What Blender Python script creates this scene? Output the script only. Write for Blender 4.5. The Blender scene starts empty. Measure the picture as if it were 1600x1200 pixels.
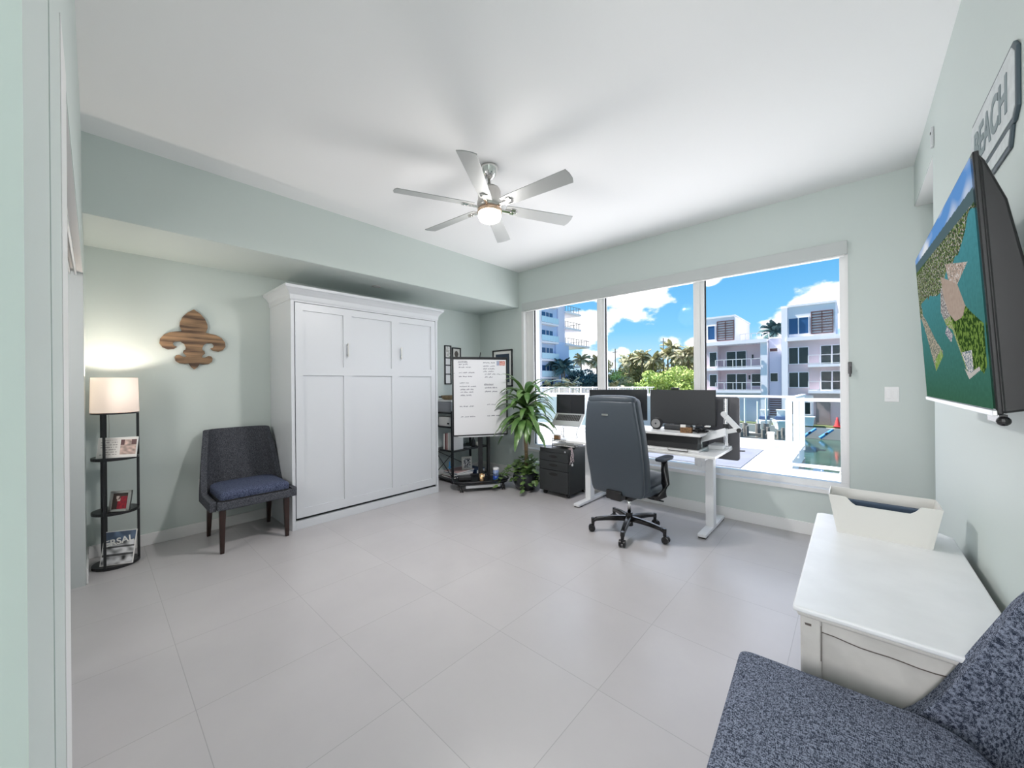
import bpy, bmesh, math, random
from mathutils import Vector, Matrix, noise
from math import sin, cos, pi, radians as rad
random.seed(7)
S = bpy.context.scene
COL = S.collection

# ------------------------------------------------------------------ materials
def lin(r, g, b):
    f = lambda c: (c/255/12.92) if c/255 <= .04045 else ((c/255+.055)/1.055)**2.4
    return (f(r), f(g), f(b), 1)

def mat(name, col, rough=.5, metal=0, spec=.5, noise_amt=0, nscale=20, bump=0, bscale=200, stretch=None, emit=None, estr=0, coat=0, col2=None):
    m = bpy.data.materials.new(name); m.use_nodes = True
    nt = m.node_tree; b = nt.nodes['Principled BSDF']
    b.inputs['Base Color'].default_value = col
    b.inputs['Roughness'].default_value = rough
    b.inputs['Metallic'].default_value = metal
    b.inputs['Specular IOR Level'].default_value = spec
    b.inputs['Coat Weight'].default_value = coat
    if emit:
        b.inputs['Emission Color'].default_value = emit
        b.inputs['Emission Strength'].default_value = estr
    if noise_amt or bump:
        tc = nt.nodes.new('ShaderNodeTexCoord'); mp = nt.nodes.new('ShaderNodeMapping')
        nt.links.new(tc.outputs['Object'], mp.inputs['Vector'])
        if stretch: mp.inputs['Scale'].default_value = stretch
    if noise_amt:
        n = nt.nodes.new('ShaderNodeTexNoise'); n.inputs['Scale'].default_value = nscale; n.inputs['Detail'].default_value = 6
        nt.links.new(mp.outputs[0], n.inputs['Vector'])
        mx = nt.nodes.new('ShaderNodeMix'); mx.data_type = 'RGBA'
        c2 = col2 or tuple(c*(1-noise_amt) for c in col[:3])+(1,)
        mx.inputs[6].default_value = col; mx.inputs[7].default_value = c2
        rp = nt.nodes.new('ShaderNodeMapRange'); rp.inputs[1].default_value = .35; rp.inputs[2].default_value = .65
        nt.links.new(n.outputs[0], rp.inputs[0]); nt.links.new(rp.outputs[0], mx.inputs[0])
        nt.links.new(mx.outputs[2], b.inputs['Base Color'])
    if bump:
        n2 = nt.nodes.new('ShaderNodeTexNoise'); n2.inputs['Scale'].default_value = bscale
        nt.links.new(mp.outputs[0], n2.inputs['Vector'])
        bp = nt.nodes.new('ShaderNodeBump'); bp.inputs['Strength'].default_value = bump; bp.inputs['Distance'].default_value = .01
        nt.links.new(n2.outputs[0], bp.inputs['Height']); nt.links.new(bp.outputs[0], b.inputs['Normal'])
    return m

def fabric(name, c1, c2, scale, stretch):
    m = mat(name, c1, .9, spec=.2); nt = m.node_tree; b = nt.nodes['Principled BSDF']
    tc = nt.nodes.new('ShaderNodeTexCoord'); outs = []
    for st, s in ((stretch, scale), ((stretch[1], stretch[0], stretch[0]), scale*1.3)):
        mp = nt.nodes.new('ShaderNodeMapping'); mp.inputs['Scale'].default_value = st
        nt.links.new(tc.outputs['Object'], mp.inputs[0])
        n = nt.nodes.new('ShaderNodeTexNoise'); n.inputs['Scale'].default_value = s; n.inputs['Detail'].default_value = 3
        nt.links.new(mp.outputs[0], n.inputs['Vector']); outs.append(n)
    mm = nt.nodes.new('ShaderNodeMath'); mm.operation = 'ADD'
    nt.links.new(outs[0].outputs[0], mm.inputs[0]); nt.links.new(outs[1].outputs[0], mm.inputs[1])
    rp = nt.nodes.new('ShaderNodeMapRange'); rp.inputs[1].default_value = .88; rp.inputs[2].default_value = 1.15
    nt.links.new(mm.outputs[0], rp.inputs[0])
    mx = nt.nodes.new('ShaderNodeMix'); mx.data_type = 'RGBA'; mx.inputs[6].default_value = c1; mx.inputs[7].default_value = c2
    nt.links.new(rp.outputs[0], mx.inputs[0]); nt.links.new(mx.outputs[2], b.inputs['Base Color'])
    bp = nt.nodes.new('ShaderNodeBump'); bp.inputs['Strength'].default_value = .4; bp.inputs['Distance'].default_value = .002
    nt.links.new(mm.outputs[0], bp.inputs['Height']); nt.links.new(bp.outputs[0], b.inputs['Normal'])
    return m

def tile_mat():
    m = mat('porcelain_tile', (.5, .495, .5, 1), .3, spec=.5); nt = m.node_tree; b = nt.nodes['Principled BSDF']
    tc = nt.nodes.new('ShaderNodeTexCoord'); sp = nt.nodes.new('ShaderNodeSeparateXYZ')
    nt.links.new(tc.outputs['Object'], sp.inputs[0])
    def M(op, a, b_=None):
        n = nt.nodes.new('ShaderNodeMath'); n.operation = op
        for i, v in enumerate((a, b_)):
            if v is None: continue
            if isinstance(v, (int, float)): n.inputs[i].default_value = v
            else: nt.links.new(v, n.inputs[i])
        return n.outputs[0]
    P = .6096
    fx = M('DIVIDE', M('SUBTRACT', sp.outputs[0], -.851-P*40), P)
    fy = M('DIVIDE', M('SUBTRACT', sp.outputs[1], .891-P*40), P)
    ds = []
    for f in (fx, fy):
        fr = M('FRACT', f); ds.append(M('MINIMUM', fr, M('SUBTRACT', 1.0, fr)))
    d = M('MINIMUM', ds[0], ds[1])
    g = M('LESS_THAN', d, .0024)
    cell = nt.nodes.new('ShaderNodeCombineXYZ')
    nt.links.new(M('FLOOR', fx), cell.inputs[0]); nt.links.new(M('FLOOR', fy), cell.inputs[1])
    wn = nt.nodes.new('ShaderNodeTexWhiteNoise'); nt.links.new(cell.outputs[0], wn.inputs['Vector'])
    off = nt.nodes.new('ShaderNodeVectorMath'); off.operation = 'ADD'
    sc = nt.nodes.new('ShaderNodeVectorMath'); sc.operation = 'SCALE'; sc.inputs['Scale'].default_value = 9
    nt.links.new(wn.outputs['Color'], sc.inputs[0]); nt.links.new(sc.outputs[0], off.inputs[0]); nt.links.new(tc.outputs['Object'], off.inputs[1])
    n = nt.nodes.new('ShaderNodeTexNoise'); n.inputs['Scale'].default_value = 2.2; n.inputs['Detail'].default_value = 8; n.inputs['Roughness'].default_value = .6
    nt.links.new(off.outputs[0], n.inputs['Vector'])
    rp = nt.nodes.new('ShaderNodeMapRange'); rp.inputs[1].default_value = .3; rp.inputs[2].default_value = .7
    nt.links.new(n.outputs[0], rp.inputs[0])
    mx = nt.nodes.new('ShaderNodeMix'); mx.data_type = 'RGBA'; mx.inputs[6].default_value = TILE_A; mx.inputs[7].default_value = TILE_B
    nt.links.new(rp.outputs[0], mx.inputs[0])
    mg = nt.nodes.new('ShaderNodeMix'); mg.data_type = 'RGBA'; mg.inputs[7].default_value = (.33, .32, .32, 1)
    nt.links.new(g, mg.inputs[0]); nt.links.new(mx.outputs[2], mg.inputs[6]); nt.links.new(mg.outputs[2], b.inputs['Base Color'])
    r2 = nt.nodes.new('ShaderNodeMapRange'); r2.inputs[1].default_value = .3; r2.inputs[2].default_value = .7; r2.inputs[3].default_value = .28; r2.inputs[4].default_value = .31
    nt.links.new(n.outputs[0], r2.inputs[0]); nt.links.new(r2.outputs[0], b.inputs['Roughness'])
    return m

TILE_A = (.47, .455, .458, 1); TILE_B = (.435, .42, .425, 1)

def glass_mat(name, tint=(1, 1, 1, 1), k=.06):
    m = bpy.data.materials.new(name); m.use_nodes = True; nt = m.node_tree; nt.nodes.clear()
    o = nt.nodes.new('ShaderNodeOutputMaterial'); t = nt.nodes.new('ShaderNodeBsdfTransparent'); t.inputs[0].default_value = tint
    g = nt.nodes.new('ShaderNodeBsdfGlossy'); g.inputs['Roughness'].default_value = .02
    x = nt.nodes.new('ShaderNodeMixShader'); f = nt.nodes.new('ShaderNodeFresnel'); f.inputs[0].default_value = 1.45
    mu = nt.nodes.new('ShaderNodeMath'); mu.operation = 'MULTIPLY'; mu.inputs[1].default_value = k/.04
    nt.links.new(f.outputs[0], mu.inputs[0])
    mu.use_clamp = True
    nt.links.new(mu.outputs[0], x.inputs[0]); nt.links.new(t.outputs[0], x.inputs[1]); nt.links.new(g.outputs[0], x.inputs[2])
    nt.links.new(x.outputs[0], o.inputs[0]); return m

def vcol_mat(name, emit=0, rough=.4):
    m = bpy.data.materials.new(name); m.use_nodes = True; nt = m.node_tree; b = nt.nodes['Principled BSDF']
    a = nt.nodes.new('ShaderNodeVertexColor'); a.layer_name = 'Col'
    b.inputs['Roughness'].default_value = rough
    if emit:
        b.inputs['Base Color'].default_value = (.004, .004, .004, 1); b.inputs['Specular IOR Level'].default_value = 0
        nt.links.new(a.outputs[0], b.inputs['Emission Color']); b.inputs['Emission Strength'].default_value = emit
    else:
        nt.links.new(a.outputs[0], b.inputs['Base Color'])
    return m

MINT = (.58, .64, .613, 1)
M = {}
M['mint'] = mat('mint_wall_paint', MINT, .5, spec=.2)
M['ceil'] = mat('white_ceiling_paint', (.86, .86, .855, 1), .9, spec=.1)
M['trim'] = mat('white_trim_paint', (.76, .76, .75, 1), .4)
M['tile'] = tile_mat()
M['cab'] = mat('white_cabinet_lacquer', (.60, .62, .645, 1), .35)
M['gap'] = mat('black_shadow_gap', (.01, .01, .01, 1), .8)
M['black'] = mat('black_powder_metal', (.012, .013, .015, 1), .35)
M['blackmat'] = mat('matte_black', (.02, .021, .023, 1), .6)
M['blackcab'] = mat('black_cabinet_steel', (.022, .025, .026, 1), .42)
M['rubber'] = mat('black_rubber', (.015, .015, .015, 1), .5)
M['chrome'] = mat('chrome', (.8, .8, .8, 1), .12, 1)
M['nickel'] = mat('brushed_nickel', (.62, .60, .57, 1), .28, 1)
M['bnickel'] = mat('polished_nickel', (.75, .74, .72, 1), .1, 1)
M['blade'] = mat('silver_fan_blade', (.42, .43, .42, 1), .45, .3)
M['white'] = mat('white_plastic', (.82, .82, .82, 1), .4)
M['desk'] = mat('white_desk_laminate', (.78, .78, .77, 1), .3)
M['whmetal'] = mat('white_powder_metal', (.74, .75, .76, 1), .4)
M['bin'] = mat('cream_plastic', (.72, .71, .67, 1), .4)
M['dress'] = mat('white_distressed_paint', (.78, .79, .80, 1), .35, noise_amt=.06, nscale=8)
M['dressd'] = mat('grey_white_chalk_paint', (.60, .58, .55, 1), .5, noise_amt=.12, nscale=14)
M['wear'] = mat('worn_bare_wood', (.10, .08, .07, 1), .7)
M['walnut'] = mat('dark_walnut', (.030, .012, .009, 1), .35, noise_amt=.4, nscale=12, stretch=(6, 6, 1))
M['fab'] = fabric('slate_tweed', (.020, .027, .047, 1), (.25, .28, .36, 1), 460, (1, .25, .25))
M['fabfar'] = fabric('charcoal_tweed', (.035, .038, .048, 1), (.10, .105, .12, 1), 260, (1, .35, .35))
M['fabseat'] = fabric('navy_tweed', (.030, .038, .075, 1), (.10, .12, .19, 1), 260, (1, .35, .35))
M['leather'] = mat('slate_leather', (.048, .062, .078, 1), .42, bump=.15, bscale=400)
M['leatherd'] = mat('dark_slate_leather', (.03, .04, .055, 1), .45)
M['plastic'] = mat('glossy_black_plastic', (.012, .012, .013, 1), .22)
M['screen'] = mat('dark_monitor_screen', (.012, .014, .018, 1), .25)
M['screen2'] = mat('grey_matte_screen', (.035, .038, .042, 1), .5)
M['greypan'] = mat('dark_grey_panel', (.11, .11, .12, 1), .6)
M['alu'] = mat('aluminium', (.62, .63, .64, 1), .35, .6)
M['key'] = mat('black_keys', (.02, .02, .02, 1), .5)
M['leaf'] = mat('dracaena_leaf', (.05, .13, .03, 1), .3, noise_amt=1, nscale=9, col2=(.14, .25, .07, 1), stretch=(1, 1, 1))
M['leaf2'] = mat('pothos_leaf', (.05, .12, .03, 1), .4, noise_amt=1, nscale=25, col2=(.16, .24, .07, 1))
M['cane'] = mat('cane_bark', (.28, .20, .11, 1), .8, noise_amt=.4, nscale=30, stretch=(1, 1, 4))
M['soil'] = mat('potting_soil', (.03, .02, .015, 1), .95)
M['pot'] = mat('glossy_dark_pot', (.02, .024, .028, 1), .15)
M['gold'] = mat('copper_metal', (.75, .48, .26, 1), .25, 1)
M['blue'] = mat('blue_plastic', (.02, .08, .42, 1), .35)
M['blueknit'] = mat('blue_folder', (.035, .06, .10, 1), .7)
M['tan'] = mat('tan_wicker', (.34, .25, .14, 1), .8, noise_amt=.5, nscale=90)
M['brown'] = mat('brown_wood_box', (.25, .13, .05, 1), .6, noise_amt=.6, nscale=60)
M['paper'] = mat('white_paper', (.82, .81, .78, 1), .8)
M['greyfab'] = mat('grey_fabric_box', (.30, .31, .33, 1), .9)
M['pink'] = mat('pink_cover', (.55, .38, .36, 1), .6)
M['darkred'] = mat('dark_red_cover', (.14, .03, .035, 1), .5)
M['navy'] = mat('navy_cover', (.03, .06, .14, 1), .5)
M['ink'] = mat('dry_erase_ink', (.05, .05, .10, 1), .6)
M['wboard'] = mat('whiteboard_enamel', (.80, .80, .82, 1), .2)
M['signw'] = mat('weathered_white_sign', (.62, .66, .66, 1), .5, noise_amt=.15, nscale=30)
M['signb'] = mat('dark_slate_sign_paint', (.045, .07, .085, 1), .5)
M['letter'] = mat('grey_letter_paint', (.20, .25, .26, 1), .5)
M['glass'] = glass_mat('window_glass', (1, 1, 1, 1), .002)
M['railglass'] = glass_mat('rail_glass', (.95, .98, .98, 1), .015)
M['bulb'] = mat('lit_diffuser', (1, 1, 1, 1), .5, emit=(1, .93, .80, 1), estr=6)
M['shade'] = mat('lit_lampshade', (.9, .78, .68, 1), .8, emit=(1, .80, .66, 1), estr=.42)
# wood sign, plank stripes
def wood_mat():
    m = mat('reclaimed_wood', (.2, .12, .06, 1), .7); nt = m.node_tree; b = nt.nodes['Principled BSDF']
    tc = nt.nodes.new('ShaderNodeTexCoord'); mp = nt.nodes.new('ShaderNodeMapping')
    mp.inputs['Rotation'].default_value = (rad(-28), 0, 0); mp.inputs['Scale'].default_value = (1, .25, 3)
    nt.links.new(tc.outputs['Object'], mp.inputs[0])
    n = nt.nodes.new('ShaderNodeTexNoise'); n.inputs['Scale'].default_value = 9; n.inputs['Detail'].default_value = 5
    nt.links.new(mp.outputs[0], n.inputs['Vector'])
    r = nt.nodes.new('ShaderNodeValToRGB'); e = r.color_ramp.elements
    e[0].position = .36; e[0].color = (.07, .04, .025, 1); e[1].position = .66; e[1].color = (.36, .22, .12, 1)
    x = r.color_ramp.elements.new(.48); x.color = (.20, .125, .07, 1)
    nt.links.new(n.outputs[0], r.inputs[0]); nt.links.new(r.outputs[0], b.inputs['Base Color']); return m
M['wood'] = wood_mat()
# outside
M['deckw'] = mat('white_sunlit_deck', (.80, .79, .78, 1), .7)
M['rail'] = mat('white_rail_paint', (.82, .79, .79, 1), .5)
M['water'] = mat('green_canal_water', (.045, .10, .075, 1), .12, noise_amt=.5, nscale=.25, bump=.5, bscale=1.2)
M['stuccow'] = mat('white_stucco', (.80, .77, .82, 1), .9)
M['stuccob'] = mat('pale_blue_stucco', (.66, .64, .76, 1), .9)
M['towerb'] = mat('pale_blue_tower_render', (.48, .60, .84, 1), .9); M['towerw'] = mat('lilac_tower_render', (.66, .66, .80, 1), .9)
M['stuccop'] = mat('mauve_stucco', (.66, .53, .56, 1), .9)
M['wing'] = mat('dark_window_glass', (.02, .03, .03, 1), .1)
M['wingb'] = mat('blue_window_glass', (.03, .09, .22, 1), .1)
M['louver'] = mat('brown_louvre', (.13, .06, .06, 1), .6)
M['dock'] = mat('weathered_dock_wood', (.22, .19, .17, 1), .9, noise_amt=.3, nscale=2)
M['concrete'] = mat('seawall_concrete', (.42, .40, .38, 1), .9)
M['hull'] = mat('white_gelcoat', (.80, .80, .80, 1), .3)
M['kayak'] = mat('blue_kayak_plastic', (.05, .25, .55, 1), .4)
M['red'] = mat('red_plastic', (.75, .06, .06, 1), .5)
M['treeA'] = mat('bright_green_foliage', (.30, .46, .10, 1), .8, noise_amt=1, nscale=.9, col2=(.55, .64, .22, 1))
M['treeB'] = mat('olive_foliage', (.26, .30, .14, 1), .8, noise_amt=1, nscale=.9, col2=(.50, .46, .28, 1))
M['treeC'] = mat('dark_blue_green_foliage', (.035, .09, .10, 1), .8, noise_amt=1, nscale=.9, col2=(.08, .16, .16, 1))  # dark foliage copy with the tower's shade put into its colour
M['palm'] = mat('palm_frond', (.26, .29, .14, 1), .7, noise_amt=1, nscale=2, col2=(.62, .54, .36, 1))
M['bark'] = mat('tree_bark', (.20, .17, .14, 1), .9)
M['grass'] = mat('shore_grass', (.16, .20, .08, 1), .95, noise_amt=.4, nscale=1)

# ------------------------------------------------------------------ builders
class MB:
    def __init__(s): s.b = bmesh.new()
    def quad(s, *p):
        s.b.faces.new([s.b.verts.new(v) for v in p]); return s
    def box(s, x0, x1, y0, y1, z0, z1, M_=None):
        r = bmesh.ops.create_cube(s.b, size=1)
        T = Matrix.Translation(((x0+x1)/2, (y0+y1)/2, (z0+z1)/2)) @ Matrix.Diagonal((abs(x1-x0), abs(y1-y0), abs(z1-z0), 1))
        if M_ is not None: T = M_ @ T
        bmesh.ops.transform(s.b, matrix=T, verts=r['verts']); return s
    def cone(s, p0, p1, r0, r1=None, n=16, cap=True):
        r1 = r0 if r1 is None else r1
        p0 = Vector(p0); p1 = Vector(p1); d = p1-p0
        q = d.to_track_quat('Z', 'Y').to_matrix().to_4x4()
        r = bmesh.ops.create_cone(s.b, cap_ends=cap, segments=n, radius1=r0, radius2=r1, depth=d.length)
        bmesh.ops.transform(s.b, matrix=Matrix.Translation((p0+p1)/2) @ q, verts=r['verts']); return s
    def sph(s, c, r, u=16, v=10, sc=(1, 1, 1)):
        q = bmesh.ops.create_uvsphere(s.b, u_segments=u, v_segments=v, radius=r)
        bmesh.ops.transform(s.b, matrix=Matrix.Translation(c) @ Matrix.Diagonal((*sc, 1)), verts=q['verts']); return s
    def lathe(s, prof, n=32, c=(0, 0, 0), cap=True, sy=1):
        rings = []
        for r, z in prof:
            rings.append([s.b.verts.new((c[0]+r*cos(2*pi*i/n), c[1]+sy*r*sin(2*pi*i/n), c[2]+z)) for i in range(n)])
        for a, b in zip(rings, rings[1:]):
            for i in range(n): s.b.faces.new((a[i], a[(i+1) % n], b[(i+1) % n], b[i]))
        if cap:
            s.b.faces.new(rings[0][::-1]); s.b.faces.new(rings[-1])
        return s
    def grid(s, fn, nu, nv, close=False):
        V = [[s.b.verts.new(fn(i/nu, j/nv)) for j in range(nv+1)] for i in range(nu+1 if not close else nu)]
        L = len(V)
        for i in range(nu):
            for j in range(nv):
                a = V[i]; c = V[(i+1) % L]
                s.b.faces.new((a[j], c[j], c[j+1], a[j+1]))
        return s
    def prism(s, pts, fn):
        # pts 2D, fn(p, t) -> 3D for t 0/1
        a = [s.b.verts.new(fn(p, 0)) for p in pts]; b = [s.b.verts.new(fn(p, 1)) for p in pts]
        s.b.faces.new(a[::-1]); s.b.faces.new(b); n = len(pts)
        for i in range(n): s.b.faces.new((a[i], a[(i+1) % n], b[(i+1) % n], b[i]))
        return s
    def tube(s, pts, r, n=8):
        pts = [Vector(p) for p in pts]; rings = []
        up = Vector((0, 0, 1))
        for i, p in enumerate(pts):
            d = (pts[min(i+1, len(pts)-1)]-pts[max(i-1, 0)]).normalized()
            a = d.cross(up if abs(d.z) < .9 else Vector((1, 0, 0))).normalized(); b = d.cross(a)
            rr = r[i] if isinstance(r, (list, tuple)) else r
            rings.append([s.b.verts.new(p+a*rr*cos(2*pi*k/n)+b*rr*sin(2*pi*k/n)) for k in range(n)])
        for A, B in zip(rings, rings[1:]):
            for k in range(n): s.b.faces.new((A[k], A[(k+1) % n], B[(k+1) % n], B[k]))
        s.b.faces.new(rings[0][::-1]); s.b.faces.new(rings[-1]); return s
    def build(s, name, m, parent=None, bevel=0, smooth=False, seg=2, solid=0, sub=0, loc=None, rot=None, label=None, off=-1):
        bmesh.ops.recalc_face_normals(s.b, faces=s.b.faces)
        me = bpy.data.meshes.new(name); s.b.to_mesh(me); s.b.free()
        o = bpy.data.objects.new(name, me); COL.objects.link(o)
        if isinstance(m, str): m = M[m]
        me.materials.append(m)
        if parent: o.parent = parent
        if loc: o.location = loc
        if rot: o.rotation_euler = rot
        if solid:
            q = o.modifiers.new('solid', 'SOLIDIFY'); q.thickness = solid; q.offset = off
        if bevel:
            q = o.modifiers.new('bev', 'BEVEL'); q.width = bevel; q.segments = seg; q.limit_method = 'ANGLE'; q.angle_limit = rad(40)
        if sub:
            q = o.modifiers.new('sub', 'SUBSURF'); q.levels = sub; q.render_levels = sub
        if smooth:
            for p in me.polygons: p.use_smooth = True
        elif bevel:
            for p in me.polygons: p.use_smooth = False
        if label: o['label'] = label
        return o

def tag(o, label, cat, group=None, kind=None):
    o['label'] = label; o['category'] = cat
    if group: o['group'] = group
    if kind: o['kind'] = kind
    return o
def thing(name, label, cat, loc=(0, 0, 0), rz=0, group=None, rot=None):
    o = bpy.data.objects.new(name, None); COL.objects.link(o); o.empty_display_size = .05
    o.location = loc; o.rotation_euler = rot or (0, 0, rz)
    return tag(o, label, cat, group)
def struct(mb, name, m, **k):
    o = mb.build(name, m, **k); o['kind'] = 'structure'; return o
def copy_tree(o, parent=None):
    c = o.copy(); COL.objects.link(c)
    if parent: c.parent = parent
    for ch in list(o.children): copy_tree(ch, c)
    return c
def text_part(txt, size, m, parent, matrix, name='lettering', depth=.001, sx=1, align='CENTER', bold=0):
    cu = bpy.data.curves.new('txt', 'FONT'); cu.body = txt; cu.size = size; cu.extrude = depth; cu.align_x = align; cu.offset = bold
    t = bpy.data.objects.new('txt', cu); COL.objects.link(t)
    bpy.context.view_layer.update()
    dg = bpy.context.evaluated_depsgraph_get()
    me = bpy.data.meshes.new_from_object(t.evaluated_get(dg)); bpy.data.objects.remove(t)
    me.transform(matrix @ Matrix.Diagonal((sx, 1, 1, 1)))
    o = bpy.data.objects.new(name, me); COL.objects.link(o)
    me.materials.clear(); me.materials.append(M[m])
    if parent: o.parent = parent
    return o
def picture(name, w, h, nx, ny, fn, m, parent, matrix):
    """flat printed/lit picture, colour per cell; local x 0..w, y 0..h, then matrix"""
    vs = [matrix @ Vector((w*i/nx, h*j/ny, 0)) for j in range(ny+1) for i in range(nx+1)]
    fs = [(j*(nx+1)+i, j*(nx+1)+i+1, (j+1)*(nx+1)+i+1, (j+1)*(nx+1)+i) for j in range(ny) for i in range(nx)]
    me = bpy.data.meshes.new(name); me.from_pydata([tuple(v) for v in vs], [], fs)
    ca = me.color_attributes.new('Col', 'FLOAT_COLOR', 'CORNER'); k = 0
    for j in range(ny):
        for i in range(nx):
            c = fn((i+.5)/nx, (j+.5)/ny)
            for _ in range(4): ca.data[k].color = (*c[:3], 1); k += 1
    me.materials.append(m); o = bpy.data.objects.new(name, me); COL.objects.link(o); o.parent = parent; return o
def nz(x, y, z=0): return noise.noise(Vector((x, y, z)))
def inpoly(p, poly):
    x, y = p; c = False; n = len(poly)
    for i in range(n):
        x1, y1 = poly[i]; x2, y2 = poly[(i+1) % n]
        if (y1 > y) != (y2 > y) and x < (x2-x1)*(y-y1)/(y2-y1)+x1: c = not c
    return c
MP = vcol_mat('printed_picture'); ME = vcol_mat('lit_screen_picture', .72, .5)
I4 = Matrix.Identity(4)

# ------------------------------------------------------------------ camera
cam = bpy.data.cameras.new('camera'); co = bpy.data.objects.new('camera', cam); COL.objects.link(co)
H = 1.37; yaw, pit, rol = rad(42.04), rad(-.02), rad(-.495)
F = Vector((-sin(yaw)*cos(pit), cos(yaw)*cos(pit), sin(pit))); R = Vector((cos(yaw), sin(yaw), 0)); U = R.cross(F)
R, U = R*cos(rol)+U*sin(rol), U*cos(rol)-R*sin(rol)
mw = Matrix(((R.x, U.x, -F.x, 0), (R.y, U.y, -F.y, 0), (R.z, U.z, -F.z, H), (0, 0, 0, 1)))
co.matrix_world = mw
cam.sensor_width = 36; cam.lens = 589.3/1600*36; cam.clip_start = .02; cam.clip_end = 500
S.camera = co

# ------------------------------------------------------------------ room shell
XW, XS, XE, YN, YS, ZC, ZS = -4.545, -3.70, .366, 4.27, -.045, 3.035, 2.51
struct(MB().box(XW-.2, XE+.2, -3.2, YN+.12, -.1, 0), 'floor', 'tile')
struct(MB().box(XS, XE+.2, -3.2, YN+.2, ZC, ZC+.1), 'ceiling', 'ceil')
struct(MB().box(XW-.2, XS, -3.2, YN+.2, ZS, ZC+.1), 'trim_1', 'mint')   # bulkhead
struct(MB().box(XW, XS-.004, YS+.002, YN-.002, ZS-.004, ZS), 'trim_2', 'mint')
struct(MB().box(XW-.2, XW, -.9, YN+.2, -.1, ZS), 'wall_west', 'mint')
wx0, wx1, wz0, wz1 = -3.615, -.022, .42, 2.50
b = MB(); T = .16
b.box(XW, wx0, YN, YN+T, -.1, ZC); b.box(wx1, XE+.35, YN, YN+T, -.1, ZC)
b.box(wx0, wx1, YN, YN+T, -.1, wz0); b.box(wx0, wx1, YN, YN+T, wz1, ZC)
struct(b, 'wall_north', 'mint')
# east wall with the recessed doorway beside the window wall
b = MB(); rz, ry = 2.72, 3.36
b.box(XE, XE+.25, -3.2, ry, -.1, ZC); b.box(XE, XE+.25, ry, YN, rz, ZC)
struct(b, 'wall_east', 'mint')
struct(MB().box(XE+.16, XE+.25, ry, YN, -.1, rz), 'door_1', 'trim')
struct(MB().box(XE+.004, XE+.15, ry, YN-.002, rz-.006, rz), 'trim_3', 'trim')
b = MB().box(XE+.12, XE+.16, ry, ry+.05, 0, rz-.006).box(XE+.12, XE+.16, YN-.06, YN-.002, 0, rz-.006).box(XE+.12, XE+.16, ry, YN, rz-.07, rz-.012)
struct(b, 'trim_4', 'mint')
# south wall: closet opening, near block, camera doorway
b = MB(); hz = 2.17
b.box(XW, -3.97, YS-.14, YS, -.1, ZC); b.box(-3.97, -1.49, YS-.14, YS, hz, ZC); b.box(-1.49, -.605, YS-.14, YS, -.1, ZC)
struct(b, 'wall_south', 'mint')
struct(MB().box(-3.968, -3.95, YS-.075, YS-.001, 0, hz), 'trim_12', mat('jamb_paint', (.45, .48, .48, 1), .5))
struct(MB().box(-3.968, -1.5, YS-.139, YS-.002, hz-.006, hz), 'trim_5', 'trim')
struct(MB().box(-2.75, -1.52, YS-.125, YS-.095, .01, hz-.03), 'door_2', 'trim')  # left part open so the added closet fill gets out
struct(MB().box(-3.92, -1.6, YS-.062, YS-.054, hz-.035, hz-.006).box(-3.92, -1.6, YS-.036, YS-.028, hz-.035, hz-.006), 'trim_6', 'alu')
struct(MB().box(-1.49, -1.25, YS, YS+.0022, -.0, hz), 'trim_7', 'trim')
struct(MB().box(-1.24, -.945, YS, YS+.0012, -.0, hz-.03), 'trim_8', 'mint')
# hall behind the camera
struct(MB().box(-.62, -.605, -3.2, YS-.14, 0, ZC), 'wall_hall', 'mint')
# closet shell
struct(MB().box(XW, -.62, -.9, -.86, 0, ZC).box(-1.52, -1.49, -.86, YS-.14, 0, ZC), 'wall_closet', 'mint')
# baseboards
bh = .1
struct(MB().box(XW, XW+.014, YS, YN, 0, bh), 'baseboard_west', 'trim', bevel=.003)
struct(MB().box(XW+.014, XE, YN-.014, YN, 0, bh+.01), 'baseboard_north', 'trim', bevel=.003)
struct(MB().box(XE-.014, XE, 0, ry, 0, bh), 'baseboard_east', 'trim', bevel=.003)
struct(MB().box(XW+.014, -3.97, YS, YS+.012, 0, bh), 'baseboard_south', 'trim', bevel=.003)

# ------------------------------------------------------------------ window
yg = YN+.10
b = MB()
fw = .055
b.box(wx0, wx1, yg-.03, yg+.05, wz0, wz0+.06); b.box(wx0, wx1, yg-.03, yg+.05, 2.455, wz1)
b.box(wx0, wx0+.14, yg-.03, yg+.05, wz0+.06, 2.455); b.box(wx1-.055, wx1, yg-.03, yg+.05, wz0+.06, 2.455)
b.box(-2.43, -2.325, yg-.035, yg+.05, wz0+.06, 2.455); b.box(-1.268, -1.16, yg-.035, yg+.05, wz0+.06, 2.455)
b.box(-2.395, -2.36, yg-.05, yg-.03, wz0+.05, 2.46); b.box(-1.232, -1.197, yg-.05, yg-.03, wz0+.05, 2.46)
wn = struct(b, 'window_1', 'trim', bevel=.004)
g = MB()
for x0, x1 in ((wx0+.13, -2.42), (-2.335, -1.258), (-1.17, wx1-.05)): g.box(x0, x1, yg+.008, yg+.014, wz0+.05, 2.46)
g.build('glass_pane', 'glass', wn)
b = MB()
for x in (wx0+.146, -2.318, -1.153): b.box(x-.006, x+.004, yg-.012, yg+.004, wz0+.065, 2.45)
b.build('gasket', 'gap', wn)
struct(MB().box(wx0+.012, wx1-.010, YN, yg-.03, wz0-.002, wz0+.008), 'trim_9', 'trim')
struct(MB().box(wx0-.01, wx1+.01, YN-.02, YN, wz0-.028, wz0+.008), 'trim_11', 'trim')
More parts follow.
